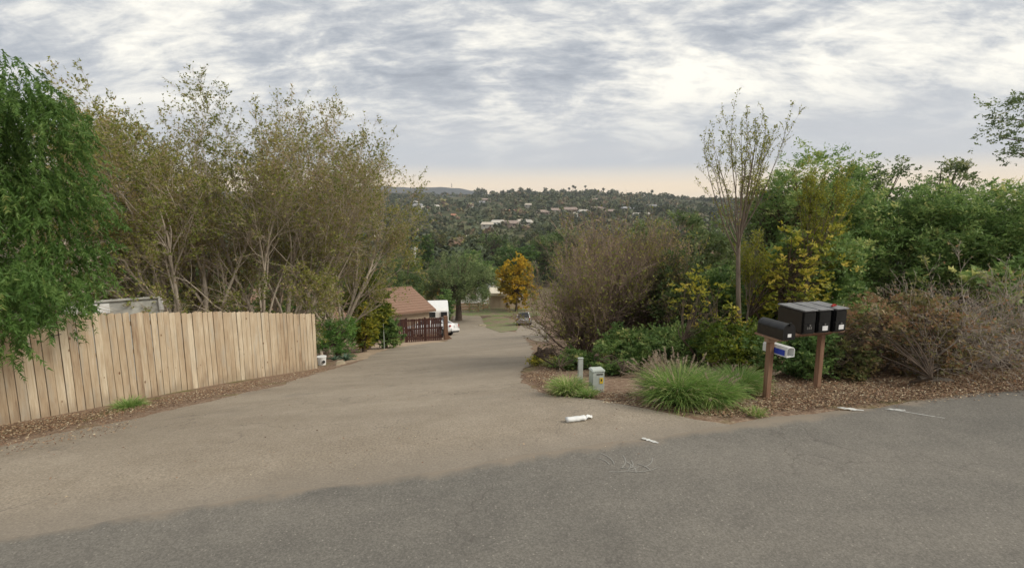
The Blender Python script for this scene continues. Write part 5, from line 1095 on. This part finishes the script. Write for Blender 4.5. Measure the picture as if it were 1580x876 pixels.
def canopy(name, label, seed, n, ymin, ymax, size, xlim, nf=34, lsz=(.25, .48), kind='stuff', m='far_leaf', dens=None):
    """a wood of small crowns: each crown a ball of leaf clumps standing on its own spot"""
    r = np.random.default_rng(seed); y = r.uniform(ymin**1.0, ymax, n*2); x = r.uniform(-1, 1, n*2)*(xlim[0]+(xlim[1]-xlim[0])*(y-ymin)/(ymax-ymin))
    q = lumps(np.stack([x, y, 0*x], -1), 1/55, seed); k = (q+.55*r.normal(size=len(x)) > -.35); x, y = x[k][:n], y[k][:n]; n = len(x)
    z = ground(x, y); s = r.uniform(*size, n)*(1+.3*(r.uniform(size=n) > .85)); tall = r.uniform(.75, 1.5, n); hue = np.clip(.36+.2*r.normal(size=n)+.12*lumps(np.stack([x, y, 0*x], -1), 1/40, seed+1), 0, 1)
    hue = np.where(r.uniform(size=n) > .94, r.uniform(.88, 1, n), hue)
    u = norm(r.normal(size=(n, nf, 3))); u[..., 2] = np.abs(u[..., 2])*1.0-.25; rad = r.uniform(.6, 1.05, (n, nf, 1))
    c = u*rad*s[:, None, None]*np.array([1, 1, 1.0]); c[..., 2] *= tall[:, None]; c = c+np.stack([x, y, z+s*tall*.75], -1)[:, None]
    nrm = norm(u+r.normal(size=u.shape)*.5); a = norm(np.cross(nrm, r.normal(size=u.shape))); b = np.cross(nrm, a); ls = s[:, None, None]*r.uniform(*lsz, (n, nf, 1))
    V = np.stack([c+a*ls*1.1, c+b*ls-a*ls*.6, c-b*ls-a*ls*.6], 2).reshape(-1, 3); F = np.arange(n*nf*3).reshape(-1, 3)
    tn = np.clip(hue[:, None]+.10*r.normal(size=(n, nf)), 0, 1).ravel()
    tag(link(name, mesh(name, V, F, M[m], tn)), label, 'wood', kind=kind)
canopy('hillside_wood', 'mixed trees and gardens covering the far hillside', 1, 8200, 430, 1560, (3.0, 6.6), (400, 1150), 22)
canopy('valley_wood', 'trees filling the valley floor', 2, 1150, 150, 440, (2.4, 5.0), (130, 380), 110, lsz=(.13, .27))
canopy('side_slope_wood', 'scrub and small trees on the slopes beyond the yard', 3, 420, 112, 165, (1.0, 2.4), (110, 150), 110, lsz=(.12, .24))
def skyline_tree(px, Y, h_, w, kindk, label, group='trees along the ridge skyline'):
    b = at(px, Y); x = P(px, 300, Y)[0]; b = (x, Y, gz(x, Y)); r = np.random.default_rng(int(px*7)); root = empty('ridge_palm' if kindk == 'palm' else 'ridge_tree', b); tag(root, label, 'palm' if kindk == 'palm' else 'tree', group)
    if kindk == 'palm':
        MB().tube((0, 0, 0), (0, 0, h_), .5, .4, 6).build('trunk', M['dark_bark'], root); n = 60; u = norm(r.normal(size=(n, 3))+[0, 0, .3]); V, F = leaf_quads(r, np.tile([0, 0, h_], (n, 1)), u*1.0, np.full(n, w), .3)
        link('crown', mesh('crown', V, F, M['far_leaf'], np.full(n, .3)), root)
    else:
        MB().tube((0, 0, 0), (0, 0, h_*.6), .6, .3, 6).build('trunk', M['dark_bark'], root); n = 150; u = norm(r.normal(size=(n, 3)))*r.uniform(.4, 1, (n, 1)); p = np.array([0, 0, h_*.62])+u*[w*.5, w*.5, h_*.38]
        V, F = leaf_quads(r, p, r.normal(size=(n, 3)), r.uniform(.18, .36, n)*w, .7); link('crown', mesh('crown', V, F, M['far_leaf'], np.clip(.3+.1*r.normal(size=n), 0, 1)), root)
for px, hh, w, k_, lab in [(884, 22, 5, 'palm', 'left of the pair of ridge palms'), (887, 19, 5.5, 'palm', 'right and shorter of the pair of ridge palms'), (903, 22, 5, 'palm', 'tallest single palm on the ridge right of the pair'), (931, 17, 6, 'palm', 'palm standing alone farther right on the ridge'), (1006, 20, 6, 'palm', 'palm on the low right end of the ridge'), (878, 16, 5, 'palm', 'short palm left of the pair on the ridge'),
        (738, 24, 22, 't', 'big dark tree at the left end of the ridge'), (746, 22, 18, 't', 'second dark tree beside the big one on the ridge'), (790, 16, 20, 't', 'broad low ridge tree left of centre'), (804, 20, 16, 't', 'dark pointed ridge tree'), (816, 17, 20, 't', 'ridge tree right of the pointed one'), (841, 20, 12, 't', 'small round ridge tree'), (852, 15, 16, 't', 'spreading low ridge tree'),
        (868, 15, 18, 't', 'flat-topped ridge tree left of the palms'), (915, 15, 24, 't', 'wide dark ridge tree between the palms'), (922, 15, 12, 't', 'small dark ridge tree beside the wide one'), (946, 13, 14, 't', 'low ridge tree right of the lone palm'), (951, 15, 16, 't', 'dark ridge tree where the ridge starts to fall'), (972, 12, 16, 't', 'ridge tree on the falling shoulder'), (1000, 13, 18, 't', 'ridge tree beside the right palm'), (1030, 12, 18, 't', 'last ridge tree before the slim tree'), (775, 14, 14, 't', 'small ridge tree between the dark pair and the broad one'), (760, 14, 16, 't', 'low ridge tree in the saddle right of the dark pair')]:
    skyline_tree(px, 1500, hh, w, k_, lab)
M['mtn'] = plain('scrub_mountain', (.045, .055, .055), .95, .25, .01, spec=.05, bumps=0)
def mountain():
    px = np.array([-200, 200, 420, 560, 600, 630, 650, 665, 690, 715, 735, 760, 800, 900, 1100, 1300]); py = np.array([300, 296, 296, 288, 287.5, 289, 290, 289.5, 288.5, 291.5, 296.5, 300, 304, 306, 308, 310])
    xs_ = []; zs_ = []
    for a, b_ in zip(px, py): p = P(a, b_, 4100); xs_.append(p[0]); zs_.append(p[2])
    X = np.linspace(-4700, 2600, 240); Z = np.interp(X, xs_, zs_); r = np.random.default_rng(3); Z += 3*np.sin(X/61)+2*np.sin(X/23+1)
    ts = np.linspace(-1, 1, 31); V = []
    for t in ts:
        y = 4100+t*780; f = (1-abs(t))**.9; gul = 10*np.sin(X/120+t*4)*(1-abs(t))*abs(t)*3
        V.append(np.stack([X, np.full_like(X, y), -60+(Z+60)*f+gul*(abs(t) > .02)], -1))
    V = np.stack(V); i = np.arange(V.shape[0]*V.shape[1]).reshape(V.shape[:2]); F = np.stack([i[:-1, :-1], i[:-1, 1:], i[1:, 1:], i[1:, :-1]], -1).reshape(-1, 4)
    tag(link('mountain', mesh('mountain', V.reshape(-1, 3), F, M['mtn'], smooth=True)), 'long low blue mountain beyond the ridge', kind='structure')
    p = P(697, 288.5, 4100); root = empty('radio_mast', (p[0], 4100, p[2]-3)); tag(root, 'thin radio mast on top of the blue mountain', 'mast'); MB().tube((0, 0, 0), (0, 0, 34), 3.2, 1.2, 6).build('mast', M['dark_bark'], root); MB().box((0, 0, 22), (9, 2, 2)).build('crossbar', M['dark_bark'], root)
mountain()

# ------------------------------------------------------------------ the air
hm = bpy.data.materials.new('haze_air'); hm.use_nodes = True; nt = hm.node_tree; nt.nodes.clear()
vo = N(nt, 'ShaderNodeVolumePrincipled'); vo.inputs['Color'].default_value = (.84, .87, .95, 1); vo.inputs['Density'].default_value = 1.2e-4; vo.inputs['Anisotropy'].default_value = 0.0
ho = N(nt, 'ShaderNodeOutputMaterial'); nt.links.new(vo.outputs[0], ho.inputs['Volume'])
tag(MB().box((0, 2425, 70), (9900, 5050, 270)).build('haze', hm), 'thin blue haze over the valley', 'haze', kind='stuff')
